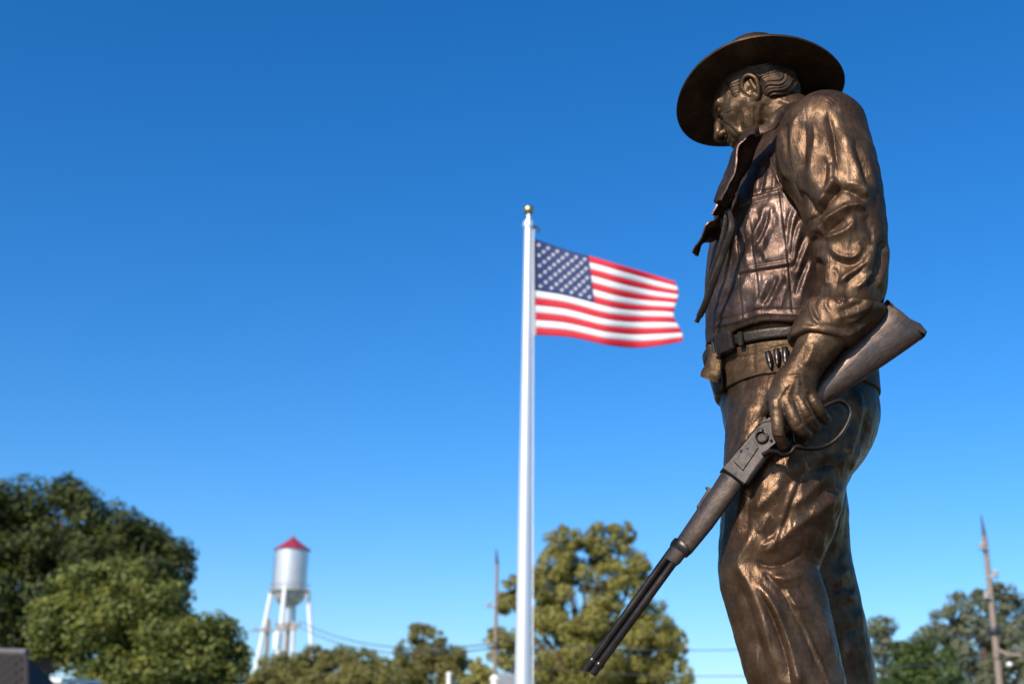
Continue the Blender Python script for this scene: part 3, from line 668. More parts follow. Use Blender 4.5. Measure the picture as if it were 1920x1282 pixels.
# ---- collar, lapel, neckerchief ends, thongs: bent leather and cloth plates
def sheet(name, A, B, th, mat, parent=statue, nA=8, nB=12, bulge=0.0):
    """thick plate between two edge strokes; A and B are lists of (u,v,dy)"""
    a = crv(A, nA); b = crv(B, nA); k = min(len(a), len(b)); a = a[np.linspace(0, len(a)-1, k).astype(int)]; b = b[np.linspace(0, len(b)-1, k).astype(int)]
    G = np.array([[P(*(a[i]*(1-t)+b[i]*t)) for t in np.linspace(0, 1, nB+1)] for i in range(k)])
    du = np.gradient(G, axis=0); dv = np.gradient(G, axis=1); N = np.cross(du, dv); N /= np.linalg.norm(N, axis=2)[..., None]+1e-9
    if N[..., 1].mean() > 0: N = -N
    t = np.linspace(0, 1, nB+1); G = G+N*(bulge*np.sin(math.pi*t))[None, :, None]
    G = G+N*(fbm(G.reshape(-1, 3)*16+k, 2).reshape(k, nB+1)*.016)[..., None]; tt = (th*(.3+.8*np.sqrt(np.sin(math.pi*np.clip(t, .004, .996)))))[None, :, None]
    top = (G+N*tt/2).reshape(-1, 3); bot = (G-N*tt/2).reshape(-1, 3); m = nB+1; o = len(top)
    F = []
    for i in range(k-1):
        for j in range(nB):
            q = (i*m+j, i*m+j+1, (i+1)*m+j+1, (i+1)*m+j); F += [q, tuple(o+x for x in reversed(q))]
    for i in range(k-1):
        F += [(i*m, (i+1)*m, o+(i+1)*m, o+i*m), (i*m+nB, o+i*m+nB, o+(i+1)*m+nB, (i+1)*m+nB)]
    for j in range(nB):
        F += [(j, o+j, o+j+1, j+1), ((k-1)*m+j, (k-1)*m+j+1, o+(k-1)*m+j+1, o+(k-1)*m+j)]
    return MB().add(np.vstack([top, bot]), F).build(name, mat, parent, auto=50)
sheet('collar', [(1506, 184, -.06), (1480, 195, -.16), (1448, 214, -.21), (1420, 238, -.22), (1408, 246, -.22)],
      [(1512, 194, -.10), (1490, 207, -.20), (1464, 228, -.24), (1436, 250, -.25), (1416, 256, -.24)], .010, M['shirt'], bulge=.010)
sheet('lapel', [(1416, 250, -.30), (1394, 260, -.30), (1381, 298, -.29), (1366, 342, -.28), (1352, 376, -.26)],
      [(1444, 244, -.20), (1426, 268, -.19), (1408, 310, -.17), (1386, 350, -.17), (1366, 392, -.18)], .012, M['vest'], bulge=-.030)
sheet('neckerchief', [(1362, 350, -.16), (1350, 362, -.18), (1341, 380, -.18), (1335, 402, -.18)],
      [(1374, 366, -.10), (1366, 383, -.08), (1356, 398, -.08), (1345, 412, -.08)], .012, M['vest'], bulge=.01)
sheet('neckerchief', [(1346, 404, -.20), (1334, 411, -.22), (1322, 421, -.22), (1310, 448, -.20), (1297, 474, -.18)],
      [(1354, 440, -.10), (1344, 450, -.08), (1334, 458, -.08), (1314, 462, -.10), (1303, 480, -.12)], .010, M['vest'], bulge=.008)
def strap(name, pts, w, mat, parent=statue):
    q = crv(pts, 8); p3 = [P(*x) for x in q]; s = np.linspace(0, 1, len(q))
    MB().tube(p3, [w*(.55+.45*math.sin(min(1, t*4)*math.pi/2))*(1 if t < .93 else .7) for t in s], 8, flat=(CR, 1.7)).build(name, mat, parent)
strap('vest_thong', [(1367, 392, -.22), (1372, 425, -.25), (1358, 470, -.23), (1338, 525, -.20), (1322, 570, -.16), (1306, 604, -.12)], .0065, M['belt'])
strap('vest_thong', [(1362, 395, -.21), (1358, 430, -.20), (1345, 480, -.18), (1330, 530, -.14), (1320, 585, -.11)], .0050, M['belt'])
sheet('shirt_tail', [(1331, 645, -.04), (1326, 672, -.05), (1320, 692, -.06), (1316, 707, -.06)],
      [(1348, 650, -.10), (1350, 675, -.12), (1350, 700, -.13), (1347, 717, -.12)], .014, M['leather'], bulge=.015)

# ---- rifle
RD = -.36
rifle = empty('rifle', (0, 0, 0), None, None); rifle.parent = statue; rifle.location = tuple(P(1440, 820, RD)-BASE)
rp = lambda u, v, d=0.: P(u, v, RD+d+(.00066*(1480-u) if u < 1480 else -.0003*(u-1480)))   # the muzzle points forward past the leg, the butt out
rm = mpp(1400, 860, RD)
def rlathe(name, a, b, prof, mat, n=20):
    A, B = rp(*a), rp(*b); L = np.linalg.norm(B-A)
    return MB().lathe(A, [(r_*rm, t*L) for r_, t in prof], n, B-A).build(name, mat, rifle)
rlathe('barrel', (1098, 1256), (1262, 1029), [(3.6, .05), (3.6, 0), (7.0, 0), (7.8, .01), (7.9, .5), (8.0, 1)], M['gunmetal'])
rlathe('magazine_tube', (1111, 1263), (1274, 1039), [(3, .04), (3, 0), (7.0, 0), (7.7, .01), (7.8, 1)], M['gunmetal'])
mb = MB()
for c, q in (((1110, 1239.5), (1119, 1227)), ((1122.5, 1247.5), (1131.5, 1235))):
    A, B = rp(*c), rp(*q); mb.lathe(A, [(8.2*rm, -.004), (9.2*rm, .0), (9.2*rm, .006), (8.2*rm, .010)], 20, B-A)
mb.build('front_band', M['gunmetal'], rifle)
def loft(name, secs, mat, n=28, p=2.4, concave=0.0):
    """secs: list of (edge point, opposite edge point, half thickness m)"""
    V = []; m = len(secs)
    for i, (a, b, th) in enumerate(secs):
        A, B = rp(*a), rp(*b); c = (A+B)/2; h = (A-B)/2; d = np.array([0, 1., 0])
        for k in range(n):
            t = 2*math.pi*k/n; cs, sn = math.cos(t), math.sin(t)
            ca = math.copysign(abs(cs)**(2/p), cs); sa = math.copysign(abs(sn)**(2/p), sn)
            V.append(c+h*ca+d*th*sa)
    F = [(i*n+k, i*n+(k+1) % n, (i+1)*n+(k+1) % n, (i+1)*n+k) for i in range(m-1) for k in range(n)]+[tuple(reversed(range(n))), tuple(range((m-1)*n, m*n))]
    return MB().add(V, F).build(name, mat, rifle, auto=40)
loft('fore_end', [((1263, 1024), (1289, 1044), .021), ((1266, 1014), (1298, 1036), .024), ((1300, 964), (1336, 990), .027), ((1335, 913), (1372, 940), .028), ((1352, 886), (1390, 914), .028)], M['gunwood'])
loft('fore_end_cap', [((1243, 1045), (1268, 1061), .019), ((1248, 1037), (1275, 1056), .021), ((1262, 1018), (1289, 1038), .022)], M['gunwood'])
loft('barrel_band', [((1256, 1022), (1288, 1045), .025), ((1258, 1016), (1292, 1041), .028), ((1262, 1011), (1296, 1036), .028), ((1265, 1008), (1297, 1031), .025)], M['gunmetal'])
rec = MB().prism([rp(*q) for q in ((1351, 882), (1368, 862), (1390, 834), (1415, 803), (1428, 794), (1452, 791), (1472, 806), (1464, 824), (1446, 840), (1436, 850), (1416, 876), (1392, 912))], (0, .027, 0), .005)
rec.build('receiver', M['gunmetal'], rifle)
MB().tube([rp(1440, 846, -.012), rp(1420, 872, -.012), rp(1396, 904, -.012)], .013, 12).build('loading_rail', M['gunmetal'], rifle)
MB().prism([rp(*q, -.0265) for q in ((1376, 866), (1410, 822), (1422, 838), (1392, 882))], (0, .003, 0), .002).build('loading_plate', M['gunmetal'], rifle)
loft('stock', [((1438, 794), (1462, 824), .023), ((1462, 775), (1486, 806), .024), ((1497, 745), (1519, 783), .026), ((1533, 707), (1553, 754), .030), ((1560, 676), (1582, 736), .032), ((1590, 641), (1622, 709), .033),
               ((1622, 605), (1668, 678), .033), ((1642, 584), (1703, 654), .032), ((1655, 570), (1728, 636), .030), ((1659, 567), (1733, 630), .027)], M['gunwood'], 32, 2.3)
q = [(1659, 566), (1667, 573), (1676, 587), (1690, 598), (1708, 605), (1725, 614), (1734, 626), (1731, 634), (1716, 625), (1690, 606), (1668, 584)]
MB().prism([rp(*x) for x in q], (0, .0255, 0), .005).build('butt_plate', M['gunmetal'], rifle)
yax = (0, 1, 0)
lev = crv([(1430, 852), (1443, 847), (1456, 848), (1468, 853), (1481, 849), (1492, 838), (1511, 840), (1534, 840), (1558, 831), (1576, 814), (1588, 794), (1594, 773), (1587, 758), (1572, 752), (1548, 761), (1520, 780), (1496, 800)], 7)
MB().tube([rp(*x, -.03) for x in lev], [(4.6 if i < 40 else 4.0)*rm for i in range(len(lev))], 10, flat=(yax, 2.2)).build('lever', M['gunmetal'], rifle)
MB().tube([rp(*x) for x in crv([(1494, 838), (1489, 826), (1487, 812), (1480, 806)], 5)], 2.8*rm, 8, flat=(yax, 2.0)).build('guard_post', M['gunmetal'], rifle)
MB().tube([rp(*x) for x in crv([(1474, 818), (1480, 826), (1481, 834), (1477, 842)], 5)], 2.0*rm, 8, flat=(yax, 1.8)).build('trigger', M['gunmetal'], rifle)
MB().prism([rp(*x) for x in ((1421, 797), (1428, 790), (1431, 780), (1427, 771), (1433, 770), (1437, 777), (1434, 786), (1444, 790), (1448, 797))], (0, .010, 0), .002).build('hammer', M['gunmetal'], rifle)
c = rp(1428, 818, -.0305); e1 = rp(1440, 818)-rp(1416, 818); e2 = rp(1428, 806)-rp(1428, 830); e1 /= np.linalg.norm(e1); e2 /= np.linalg.norm(e2)
rt = [c+11.0*rm*(e1*math.cos(t)+e2*math.sin(t)) for t in np.linspace(0, 2*math.pi, 37)]
MB().tube(rt, 1.8*rm, 8, cap=False).build('saddle_ring', M['gunmetal'], rifle)
MB().tube([rp(1430, 806, -.024), rp(1430, 806, -.036)], 2.4*rm, 10).build('ring_stud', M['gunmetal'], rifle)
for q in ((1390, 846), (1402, 841), (1446, 826)): MB().lathe(rp(*q, -.025), [(3.0*rm, 0), (3.0*rm, .003), (1.8*rm, .005)], 12, (0, -1, 0)).build('screw', M['gunmetal'], rifle)
MB().prism([rp(*x) for x in ((1307, 955), (1307, 947), (1317, 932), (1326, 918), (1323, 913), (1330, 914), (1336, 922), (1316, 955))], (0, .008, 0), .001).build('rear_sight', M['gunmetal'], rifle)
MB().prism([rp(*x) for x in ((1112, 1229), (1103, 1219), (1104, 1211), (1109, 1214), (1118, 1226))], (0, .004, 0), .001).build('front_sight', M['gunmetal'], rifle)

# ================================================================== surroundings
M['pole_white'] = plain('satin_aluminium_pole', (.80, .80, .80), .36, .55, .03, 3, 0)
M['brass'] = plain('gilt_ball', (.55, .44, .24), .38, 1.0, .1, 8, 0)
M['wood_pole'] = plain('weathered_pole_wood', (.26, .20, .16), .85, 0, .3, 12, .3, .02)
M['insulator'] = plain('insulator', (.45, .42, .40), .35, 0, .1, 8, 0)
M['dark_metal'] = plain('dark_metal', (.06, .06, .065), .5, .6, .2, 8, 0)
M['grey_metal'] = plain('grey_metal', (.36, .37, .38), .45, .3, .1, 4, 0)
M['wire'] = plain('cable', (.05, .05, .055), .6, 0, .1, 8, 0)
M['tank'] = plain('silver_tank_paint', (.64, .65, .67), .36, .5, .05, .6, 0)
M['tank_red'] = plain('red_roof_paint', (.28, .022, .045), .6, 0, .2, .8, 0)
M['white_paint'] = plain('white_paint', (.80, .79, .76), .6, 0, .06, 2, 0)
M['shingle'] = plain('brown_shingle', (.026, .020, .016), .9, 0, .35, 14, .4, .01)
M['ridge'] = plain('ridge_cap', (.12, .11, .105), .8, 0, .2, 10, .2, .01)
M['bark'] = plain('bark', (.09, .066, .048), .95, 0, .35, 9, .6, .05)
def cloth(name, c):
    m, n, l, b = nodes(name)
    a = noise(n, l, 300, 2); c = np.array(c)
    r_ = ramp(n, l, a.outputs[0], [(.3, tuple(c*.92)), (.7, tuple(np.minimum(c*1.05, .9)))]); l.new(r_.outputs[0], b.inputs['Base Color'])
    b.inputs['Roughness'].default_value = .7
    tr = n.new('ShaderNodeBsdfTranslucent'); l.new(r_.outputs[0], tr.inputs['Color'])
    mx = n.new('ShaderNodeMixShader'); mx.inputs[0].default_value = .25
    l.new(b.outputs[0], mx.inputs[1]); l.new(tr.outputs[0], mx.inputs[2]); l.new(mx.outputs[0], n['Material Output'].inputs['Surface'])
    return m
M['flag_red'] = cloth('flag_red', (.66, .012, .032)); M['flag_white'] = cloth('flag_white', (.80, .80, .82)); M['flag_blue'] = cloth('flag_blue', (.016, .038, .15))
def foliage(name, cols):
    m, n, l, b = nodes(name)
    ge = n.new('ShaderNodeNewGeometry')
    an = noise(n, l, 1.1, 3); ad = n.new('ShaderNodeMath'); ad.operation = 'MULTIPLY_ADD'; ad.inputs[1].default_value = .42
    sb = n.new('ShaderNodeMath'); sb.operation = 'MULTIPLY_ADD'; sb.inputs[1].default_value = 1.5; sb.inputs[2].default_value = -.48; l.new(an.outputs[0], sb.inputs[0])
    l.new(ge.outputs['Random Per Island'], ad.inputs[0]); l.new(sb.outputs[0], ad.inputs[2])
    r_ = ramp(n, l, ad.outputs[0], [(i/(len(cols)-1), c) for i, c in enumerate(cols)])
    a = noise(n, l, .5, 2); mx = n.new('ShaderNodeMix'); mx.data_type = 'RGBA'; mx.blend_type = 'SOFT_LIGHT'; mx.inputs[0].default_value = .6
    l.new(r_.outputs[0], mx.inputs[6]); l.new(a.outputs[0], mx.inputs[7]); l.new(mx.outputs[2], b.inputs['Base Color'])
    b.inputs['Roughness'].default_value = .55; b.inputs['Specular IOR Level'].default_value = .3
    tr = n.new('ShaderNodeBsdfTranslucent'); l.new(mx.outputs[2], tr.inputs['Color'])
    ms = n.new('ShaderNodeMixShader'); ms.inputs[0].default_value = .18
    l.new(b.outputs[0], ms.inputs[1]); l.new(tr.outputs[0], ms.inputs[2]); l.new(ms.outputs[0], n['Material Output'].inputs['Surface'])
    return m
M['leaf_maple'] = foliage('leaf_maple', [(.038, .058, .012), (.095, .118, .022), (.185, .190, .034), (.28, .25, .048)])
M['leaf_maple_shaded'] = foliage('leaf_maple_shaded', [(.018, .030, .007), (.042, .058, .012), (.085, .098, .018), (.14, .135, .026)])  # darker maple leaves, the back crown's shade is put into the colour
M['leaf_locust'] = foliage('leaf_locust', [(.12, .12, .026), (.21, .195, .046), (.29, .255, .062), (.36, .31, .085)])
M['leaf_mixed'] = foliage('leaf_mixed', [(.09, .095, .030), (.15, .145, .042), (.23, .205, .055), (.29, .23, .07)])
M['leaf_dark'] = foliage('leaf_dark', [(.035, .065, .016), (.065, .10, .024), (.11, .14, .034)])
M['leaf_grey'] = foliage('leaf_grey', [(.10, .11, .062), (.16, .17, .095), (.23, .235, .13)])

# ---- flagpole and flag
FY = 13.5
fx = P(986, 840, Y=FY)[0]
pole = empty('flagpole', (fx, FY, .10), 'tall white tapered flagpole with gold ball on top', 'flagpole')
zt = P(991, 420, Y=FY)[2]; rb = 16*mpp(980, 1282, Y=FY); rt_ = 8.2*mpp(991, 420, Y=FY)
zb0 = P(980, 1282, Y=FY)[2]; slope_ = (rb-rt_)/(zt-zb0); r0_ = rb+slope_*(zb0-.1)
MB().lathe((fx, FY, .1), [(r0_, 0)]+[(r0_+(rt_-r0_)*t, (zt-.1)*t) for t in np.linspace(.05, 1, 12)], 28).build('shaft', M['pole_white'], pole)
MB().lathe((fx, FY, .1), [(r0_*1.9, 0), (r0_*1.9, .04), (r0_*1.3, .10), (r0_*1.02, .16)], 28).build('base_collar', M['pole_white'], pole)
MB().lathe((fx, FY, zt), [(rt_*1.25, -.05), (rt_*1.3, 0), (rt_*1.2, .025), (rt_*.45, .03), (rt_*.42, .12)], 24).build('truck', M['pole_white'], pole)
zb = P(992, 394, Y=FY)[2]; br = 10.2*mpp(992, 394, Y=FY)
MB().lathe((fx, FY, zb), [(br*math.cos(t), br*math.sin(t)) for t in np.linspace(-math.pi/2+.05, math.pi/2-.02, 16)], 24).build('ball', M['brass'], pole)
MB().tube([(fx+rt_*1.2, FY, zt-.03), (fx+rt_*1.2+.05, FY, zt-.05), (fx+rt_*1.2+.05, FY, zt-.10)], .016, 8).build('pulley', M['dark_metal'], pole)
hx0 = rt_*1.15
MB().tube([(fx+hx0+.0, FY-.03, zt-.08), (fx+(hx0+r0_)/2+.0, FY-.03, (zt+1.3)/2), (fx+r0_+.01, FY-.03, 1.3)], .006, 6).build('halyard', M['white_paint'], pole)
MB().tube([(fx+r0_, FY-.02, 1.28), (fx+r0_+.05, FY-.02, 1.28), (fx+r0_+.05, FY-.02, 1.42), (fx+r0_+.05, FY-.02, 1.14)], .012, 6).build('cleat', M['grey_metal'], pole)
# corners of the flag (photograph pixels) and its billow
TOPE = crv([(1001, 447, 0), (1040, 461, 0), (1080, 474, 0), (1117, 483, 0), (1160, 496, 0), (1215, 512, 0), (1266, 528, 0)], 8)
BOTE = crv([(1005, 628, 0), (1060, 631, 0), (1100, 638, 0), (1140, 647, 0), (1190, 652, 0), (1235, 648, 0), (1278, 640, 0)], 8)
def flag_pt(s, t, off=0.0):
    """s along the fly 0..1, t down the hoist 0..1"""
    def at(c, s): i = min(int(s*(len(c)-1)), len(c)-2); fr = s*(len(c)-1)-i; return c[i]*(1-fr)+c[i+1]*fr
    a, b = at(TOPE, s), at(BOTE, s); q = a*(1-t)+b*t
    wv = .10*math.sin(s*7.5+t*1.6+.4)*s**.6+.05*math.sin(s*17+t*3.0)*s-.25*s
    fly = max(0, s-.86)/.14
    u = q[0]-6*fly*math.exp(-((t-.62)/.18)**2)+4*fly*math.sin(t*9); v = q[1]+3.0*math.sin(s*9+t*5)*s*math.sin(math.pi*t)
    p = P(u, v, Y=FY+wv)
    return p
flag = empty('national_flag', P(1001, 447, Y=FY), 'flag with stars and red and white stripes flying from the flagpole', 'flag')
def cloth_piece(name, s0, s1, t0, t1, mat, ns, nt):
    G = [[flag_pt(s0+(s1-s0)*i/ns, t0+(t1-t0)*j/nt) for j in range(nt+1)] for i in range(ns+1)]
    V = [p for r_ in G for p in r_]; m = nt+1
    F = [(i*m+j, i*m+j+1, (i+1)*m+j+1, (i+1)*m+j) for i in range(ns) for j in range(nt)]
    o = mk(name, V, F, mat, flag); sm = o.modifiers.new('thickness', 'SOLIDIFY'); sm.thickness = .003; sm.offset = 0
    return o
CW = .44
for i in range(13):
    s0 = CW if i < 7 else 0
    cloth_piece('stripe', s0, 1, i/13, (i+1)/13, M['flag_red' if i % 2 == 0 else 'flag_white'], 44 if s0 else 70, 3)
cloth_piece('canton', 0, CW, 0, 7/13, M['flag_blue'], 30, 16)
MB().tube([flag_pt(0, t)+np.array([-.012, 0, 0]) for t in np.linspace(0, 1, 12)], .014, 8).build('header_tape', M['white_paint'], flag)
for r_ in range(9):
    for c in range(6 if r_ % 2 == 0 else 5):
        s = CW*((2*c+1+(r_ % 2))/12); t = (7/13)*(r_+1)/10
        p = flag_pt(s, t); e = .012
        du = flag_pt(s+e, t)-flag_pt(s-e, t); dv = flag_pt(s, t+e)-flag_pt(s, t-e); nr = np.cross(du, dv); nr /= np.linalg.norm(nr); du /= np.linalg.norm(du); dn = np.cross(nr, du)
        sr = .0262; pts = [(du*math.sin(a)*q+dn*math.cos(a)*q*-1) for a, q in [(k*math.pi/5, sr if k % 2 == 0 else sr*.42) for k in range(10)]]
        MB().prism([p+x for x in pts], nr*.006).build('star', M['flag_white'], flag, smooth=False)

# ---- water tower
WY = 232.; wu, wv_ = 546, 1066
k = mpp(wu, wv_, Y=WY); wc = P(wu, wv_, Y=WY); X, Yw = wc[0], WY
zap = P(548, 1006, Y=WY)[2]; zev = P(547, 1030, Y=WY)[2]; zrg = P(541, 1108, Y=WY)[2]; zbt = P(538, 1137, Y=WY)[2]
rt2 = 31*k
tower = empty('water_tower', (X, Yw, 0), 'silver water tower with red conical roof on white legs', 'water tower')
body = MB(); body.lathe((X, Yw, 0), [(rt2, zev), (rt2, zrg), (rt2*.96, zrg-.28*(zrg-zbt)), (rt2*.82, zrg-.58*(zrg-zbt)), (rt2*.55, zrg-.84*(zrg-zbt)), (rt2*.2, zbt), (.05, zbt)], 40)
body.build('tank', M['tank'], tower)
MB().lathe((X, Yw, 0), [(rt2*1.1, zev-.15), (rt2*1.1, zev), (rt2*.55, zev+.5*(zap-zev)), (rt2*.12, zap-.2), (.08, zap+.3)], 40).build('roof', M['tank_red'], tower)
ring = MB(); ring.tube([(X+rt2*1.16*math.cos(t), Yw+rt2*1.16*math.sin(t), zrg) for t in np.linspace(0, 2*math.pi, 41)], .22, 8, cap=False)
ring.build('balcony', M['grey_metal'], tower)
ring = MB(); ring.tube([(X+rt2*1.2*math.cos(t), Yw+rt2*1.2*math.sin(t), zrg+1.1) for t in np.linspace(0, 2*math.pi, 41)], .05, 6, cap=False)
for a in range(20): t = a*math.pi/10; ring.tube([(X+rt2*1.2*math.cos(t), Yw+rt2*1.2*math.sin(t), zrg), (X+rt2*1.2*math.cos(t), Yw+rt2*1.2*math.sin(t), zrg+1.1)], .04, 6)
ring.build('railing', M['grey_metal'], tower)
MB().tube([(X, Yw, 0), (X, Yw, zbt+.3)], .5, 16).build('riser', M['tank'], tower)
for a in (-.03, .47, .97, 1.47):
    t = a*math.pi; c, s = math.cos(t), math.sin(t)
    top = (X+rt2*1.10*c, Yw+rt2*1.10*s, zrg+.4); bot = (X+rt2*2.45*c, Yw+rt2*2.45*s, 0)
    MB().tube([bot, top], .37, 10).build('leg', M['white_paint'], tower)
ld = MB()
for dx in (-.25, .25): ld.tube([(X-rt2*.86+dx, Yw-rt2*.58, zrg), (X-rt2*.86+dx, Yw-rt2*.58, zev)], .05, 6)
for i in range(16): z_ = zrg+(zev-zrg)*(i+.5)/16; ld.tube([(X-rt2*.86-.25, Yw-rt2*.58, z_), (X-rt2*.86+.25, Yw-rt2*.58, z_)], .03, 6)
ld.build('ladder', M['dark_metal'], tower)

# ---- utility poles and wires
def upole(u, v, Yp, wpx, label, arms=(), tip=0, stubs=(), rake=0.):
    t = P(u, v, Y=Yp); r_ = wpx*mpp(u, v, Y=Yp)/2
    o = empty('utility_pole', (t[0], Yp, 0), label, 'pole', 'wooden utility poles')
    MB().tube([(t[0]+rake, Yp, 0), (t[0]+rake*.5, Yp, t[2]*.5), tuple(t)], [r_*1.35, r_*1.15, r_*.85], 12).build('shaft', M['wood_pole'], o)
    for dz, half in arms:
        z_ = t[2]-dz; a = MB().box((t[0]-half, Yp-.30-r_, z_-.07), (t[0]+half, Yp-.18-r_, z_+.07)); arm = a.build('crossarm', M['wood_pole'], o, smooth=False)
        for i in np.linspace(-.9, .9, 4): MB().lathe((t[0]+half*i, Yp-.24-r_, z_+.07), [(.05, 0), (.09, .08), (.05, .14), (.09, .2), (.04, .28)], 10).build('insulator', M['insulator'], arm)
    if tip: MB().tube([tuple(t-np.array([0, 0, .1])), (t[0]-.05, Yp, t[2]+tip)], [.09, .02], 8).build('spike', M['dark_metal'], o)
    for dz, side in stubs:
        z_ = t[2]-dz; s = MB().tube([(t[0], Yp-r_, z_), (t[0]+side, Yp-r_-.05, z_+.05)], .045, 8); s.lathe((t[0]+side, Yp-r_-.05, z_-.03), [(.05, 0), (.12, .05), (.07, .12), (.12, .18), (.04, .26)], 10); s.build('insulator', M['insulator'], o)
    return o, t
p1, t1 = upole(504, 1160, 110, 8, 'wooden utility pole carrying a pale transformer drum below the water tower', ((1.0, 1.1),))
p2, t2 = upole(541, 1166, 100, 8.5, 'wooden utility pole with dark crossarm right in front of the water tower', ((.25, 1.0), (.55, .8)))
p3, t3 = upole(466, 1226, 125, 8, 'short wooden utility pole between the leafy tree and the water tower leg')
p4, t4 = upole(932, 1052, 60, 7, 'slim wooden utility pole just left of the flagpole', (), .6, ((2.1, -.35), (3.8, -.35), (6.0, .7)))
p5, t5 = upole(1846, 1004, 45, 11, 'tall wooden utility pole with spike tip at the right edge', (), .75, ((.5, -.2), (1.45, .2), (2.2, -.2)), .03)
tr_ = P(518, 1217, Y=109.3); MB().lathe((tr_[0], 109.3, tr_[2]), [(.26, 0), (.29, .03), (.29, 1.3), (.25, 1.42), (.08, 1.5), (.06, 1.6)], 16).build('transformer', M['white_paint'], p1)
mb = MB(); a = P(1866, 1216, Y=44.6); b = P(1915, 1228, Y=43.6); mb.tube([tuple(a), tuple((a+b)/2+np.array([0, 0, -.08])), tuple(b)], .055, 10); lmp = mb.build('lamp_arm', M['wood_pole'], p5)
b2 = P(1893, 1246, Y=44.2); MB().lathe(b2, [(.02, .10), (.09, .08), (.11, 0), (.07, -.06), (.02, -.08)], 16).build('lamp_head', M['white_paint'], p5)
MB().lathe((t5[0], 45, P(1868, 1188, Y=45)[2]), [(.22, 0), (.24, .05), (.24, .2), (.22, .25)], 14).build('pole_band', M['dark_metal'], p5)
def wire(a, b, sag, label, r_=.016):
    a, b = np.asarray(a, float), np.asarray(b, float); pts = [a*(1-t)+b*t-np.array([0, 0, sag*4*t*(1-t)]) for t in np.linspace(0, 1, 25)]
    tag(MB().tube(pts, r_, 6).build('overhead_wire', M['wire']), label, 'wire', 'overhead wires')
wire(t2+np.array([.95, -.4, .05]), P(930, 1205, Y=59.6), .9, 'upper dark wire running from the tower side crossarm to the slim pole', .03)
wire(t2+np.array([.75, -.4, -.25]), P(930, 1213, Y=59.6), 1.0, 'lower dark wire running from the tower side crossarm to the slim pole', .03)
wire(P(932, 1200, Y=59.7), P(1866, 1186, Y=44.8), .5, 'long upper wire from the slim pole to the spike tipped pole', .016)
wire(P(932, 1242, Y=59.7), P(1869, 1232, Y=44.8), .6, 'long lower wire from the slim pole to the spike tipped pole', .016)
wire(P(1870, 1190, Y=44.8), P(2300, 1150, Y=40), .4, 'wire leaving the spike tipped pole past the right picture edge', .016)
wire(t1+np.array([-.9, -.3, -.9]), P(300, 1172, Y=130), .8, 'dark wire from the transformer pole toward the leafy left trees', .03)

# ---- trees
def tree(name, label, lobes, Yt, base_u, mat, seed, leaf=.20, dens=1.0, clump=.30, spread=1.0, hole=.0, group='trees around the square', depth=1.0):
    rg = np.random.default_rng(seed)
    cs = [(P(u, v, Y=Yt+dy), r_*mpp(u, v, Y=Yt+dy)) for u, v, r_, dy in [(l_+(0,))[:4] for l_ in lobes]]
    bx = P(base_u, 1300, Y=Yt)[0]; o = empty(name, (bx, Yt, 0), label, 'tree', group)
    VV = []; tips = []
    for c, r_ in cs:
        ncl = max(8, int(26*dens*(.30/clump)**1.6))
        d = rg.normal(size=(ncl, 3)); d /= np.linalg.norm(d, axis=1)[:, None]; d[:, 1] *= depth
        rad = r_*(.50+.50*rg.random(ncl)**.5)*spread
        cl = c+d*rad[:, None]; cr_ = r_*clump*(.6+.8*rg.random(ncl)); tips += list(cl[::5])
        for q in range(ncl):
            nl = int(min(700, max(26, 20*dens*(cr_[q]/leaf)**2)))
            dd = rg.normal(size=(nl, 3)); dd /= np.linalg.norm(dd, axis=1)[:, None]
            pos = cl[q]+dd*(cr_[q]*(.35+.75*rg.random(nl)**.5))[:, None]*np.array([1, 1, .8])
            nrm = dd*1.0+rg.normal(size=(nl, 3))*.45+np.array([0, 0, .3]); nrm /= np.linalg.norm(nrm, axis=1)[:, None]
            a = np.cross(nrm, rg.normal(size=(nl, 3))); a /= np.linalg.norm(a, axis=1)[:, None]; b = np.cross(nrm, a)
            sz = leaf*(.55+.8*rg.random(nl))[:, None]
            VV.append(np.stack([pos-a*sz*.5, pos-b*sz*.32+nrm*sz*.06, pos+a*sz*.5, pos+b*sz*.32+nrm*sz*.06], 1).reshape(-1, 3))
    V = np.vstack(VV); Fq = np.arange(len(V)).reshape(-1, 4)
    V = V[:]; keep = V.reshape(-1, 4, 3)[:, :, 2].min(1) > .3; V = V.reshape(-1, 4, 3)[keep].reshape(-1, 3); Fq = np.arange(len(V)).reshape(-1, 4)
    cw = mk('crown', V, Fq, mat, o, smooth=False)
    top = max(c[2] for c, r_ in cs); tr = max(.12, top*.024); cen = sum(c for c, r_ in cs)/len(cs)
    fork = np.array([bx*.7+cen[0]*.3, Yt, top*.34]); mb = MB(); mb.tube([(bx, Yt, -.1), ((bx*.85+cen[0]*.15), Yt, top*.18), tuple(fork)], [tr*1.35, tr*1.05, tr*.9], 10)
    for c, r_ in cs: mb.tube([tuple(fork), tuple(fork*.45+c*.55+np.array([0, 0, -.1*r_])), tuple(c+np.array([0, 0, .3*r_]))], [tr*.6, tr*.38, tr*.12], 7)
    for i in range(0, len(tips), 2):
        c = min(cs, key=lambda z: np.linalg.norm(z[0]-tips[i]))[0]; mb.tube([tuple(c), tuple(tips[i])], [tr*.16, tr*.05], 5)
    mb.build('trunk', M['bark'], o, fix=False)
    return o
tree('maple_tree', 'large rounded green tree behind, leaves coloured as if shaded, filling the left edge', [(-110, 1010, 150), (10, 1000, 105), (100, 985, 92), (170, 1010, 90), (240, 1040, 82), (300, 1060, 66), (262, 1005, 44), (40, 1110, 110), (160, 1110, 110), (-60, 1180, 140), (15, 1180, 75), (-30, 920, 45), (130, 925, 35), (335, 1085, 28)], 52, 40, M['leaf_maple_shaded'], 1, .19, 1.1, .38, .95)
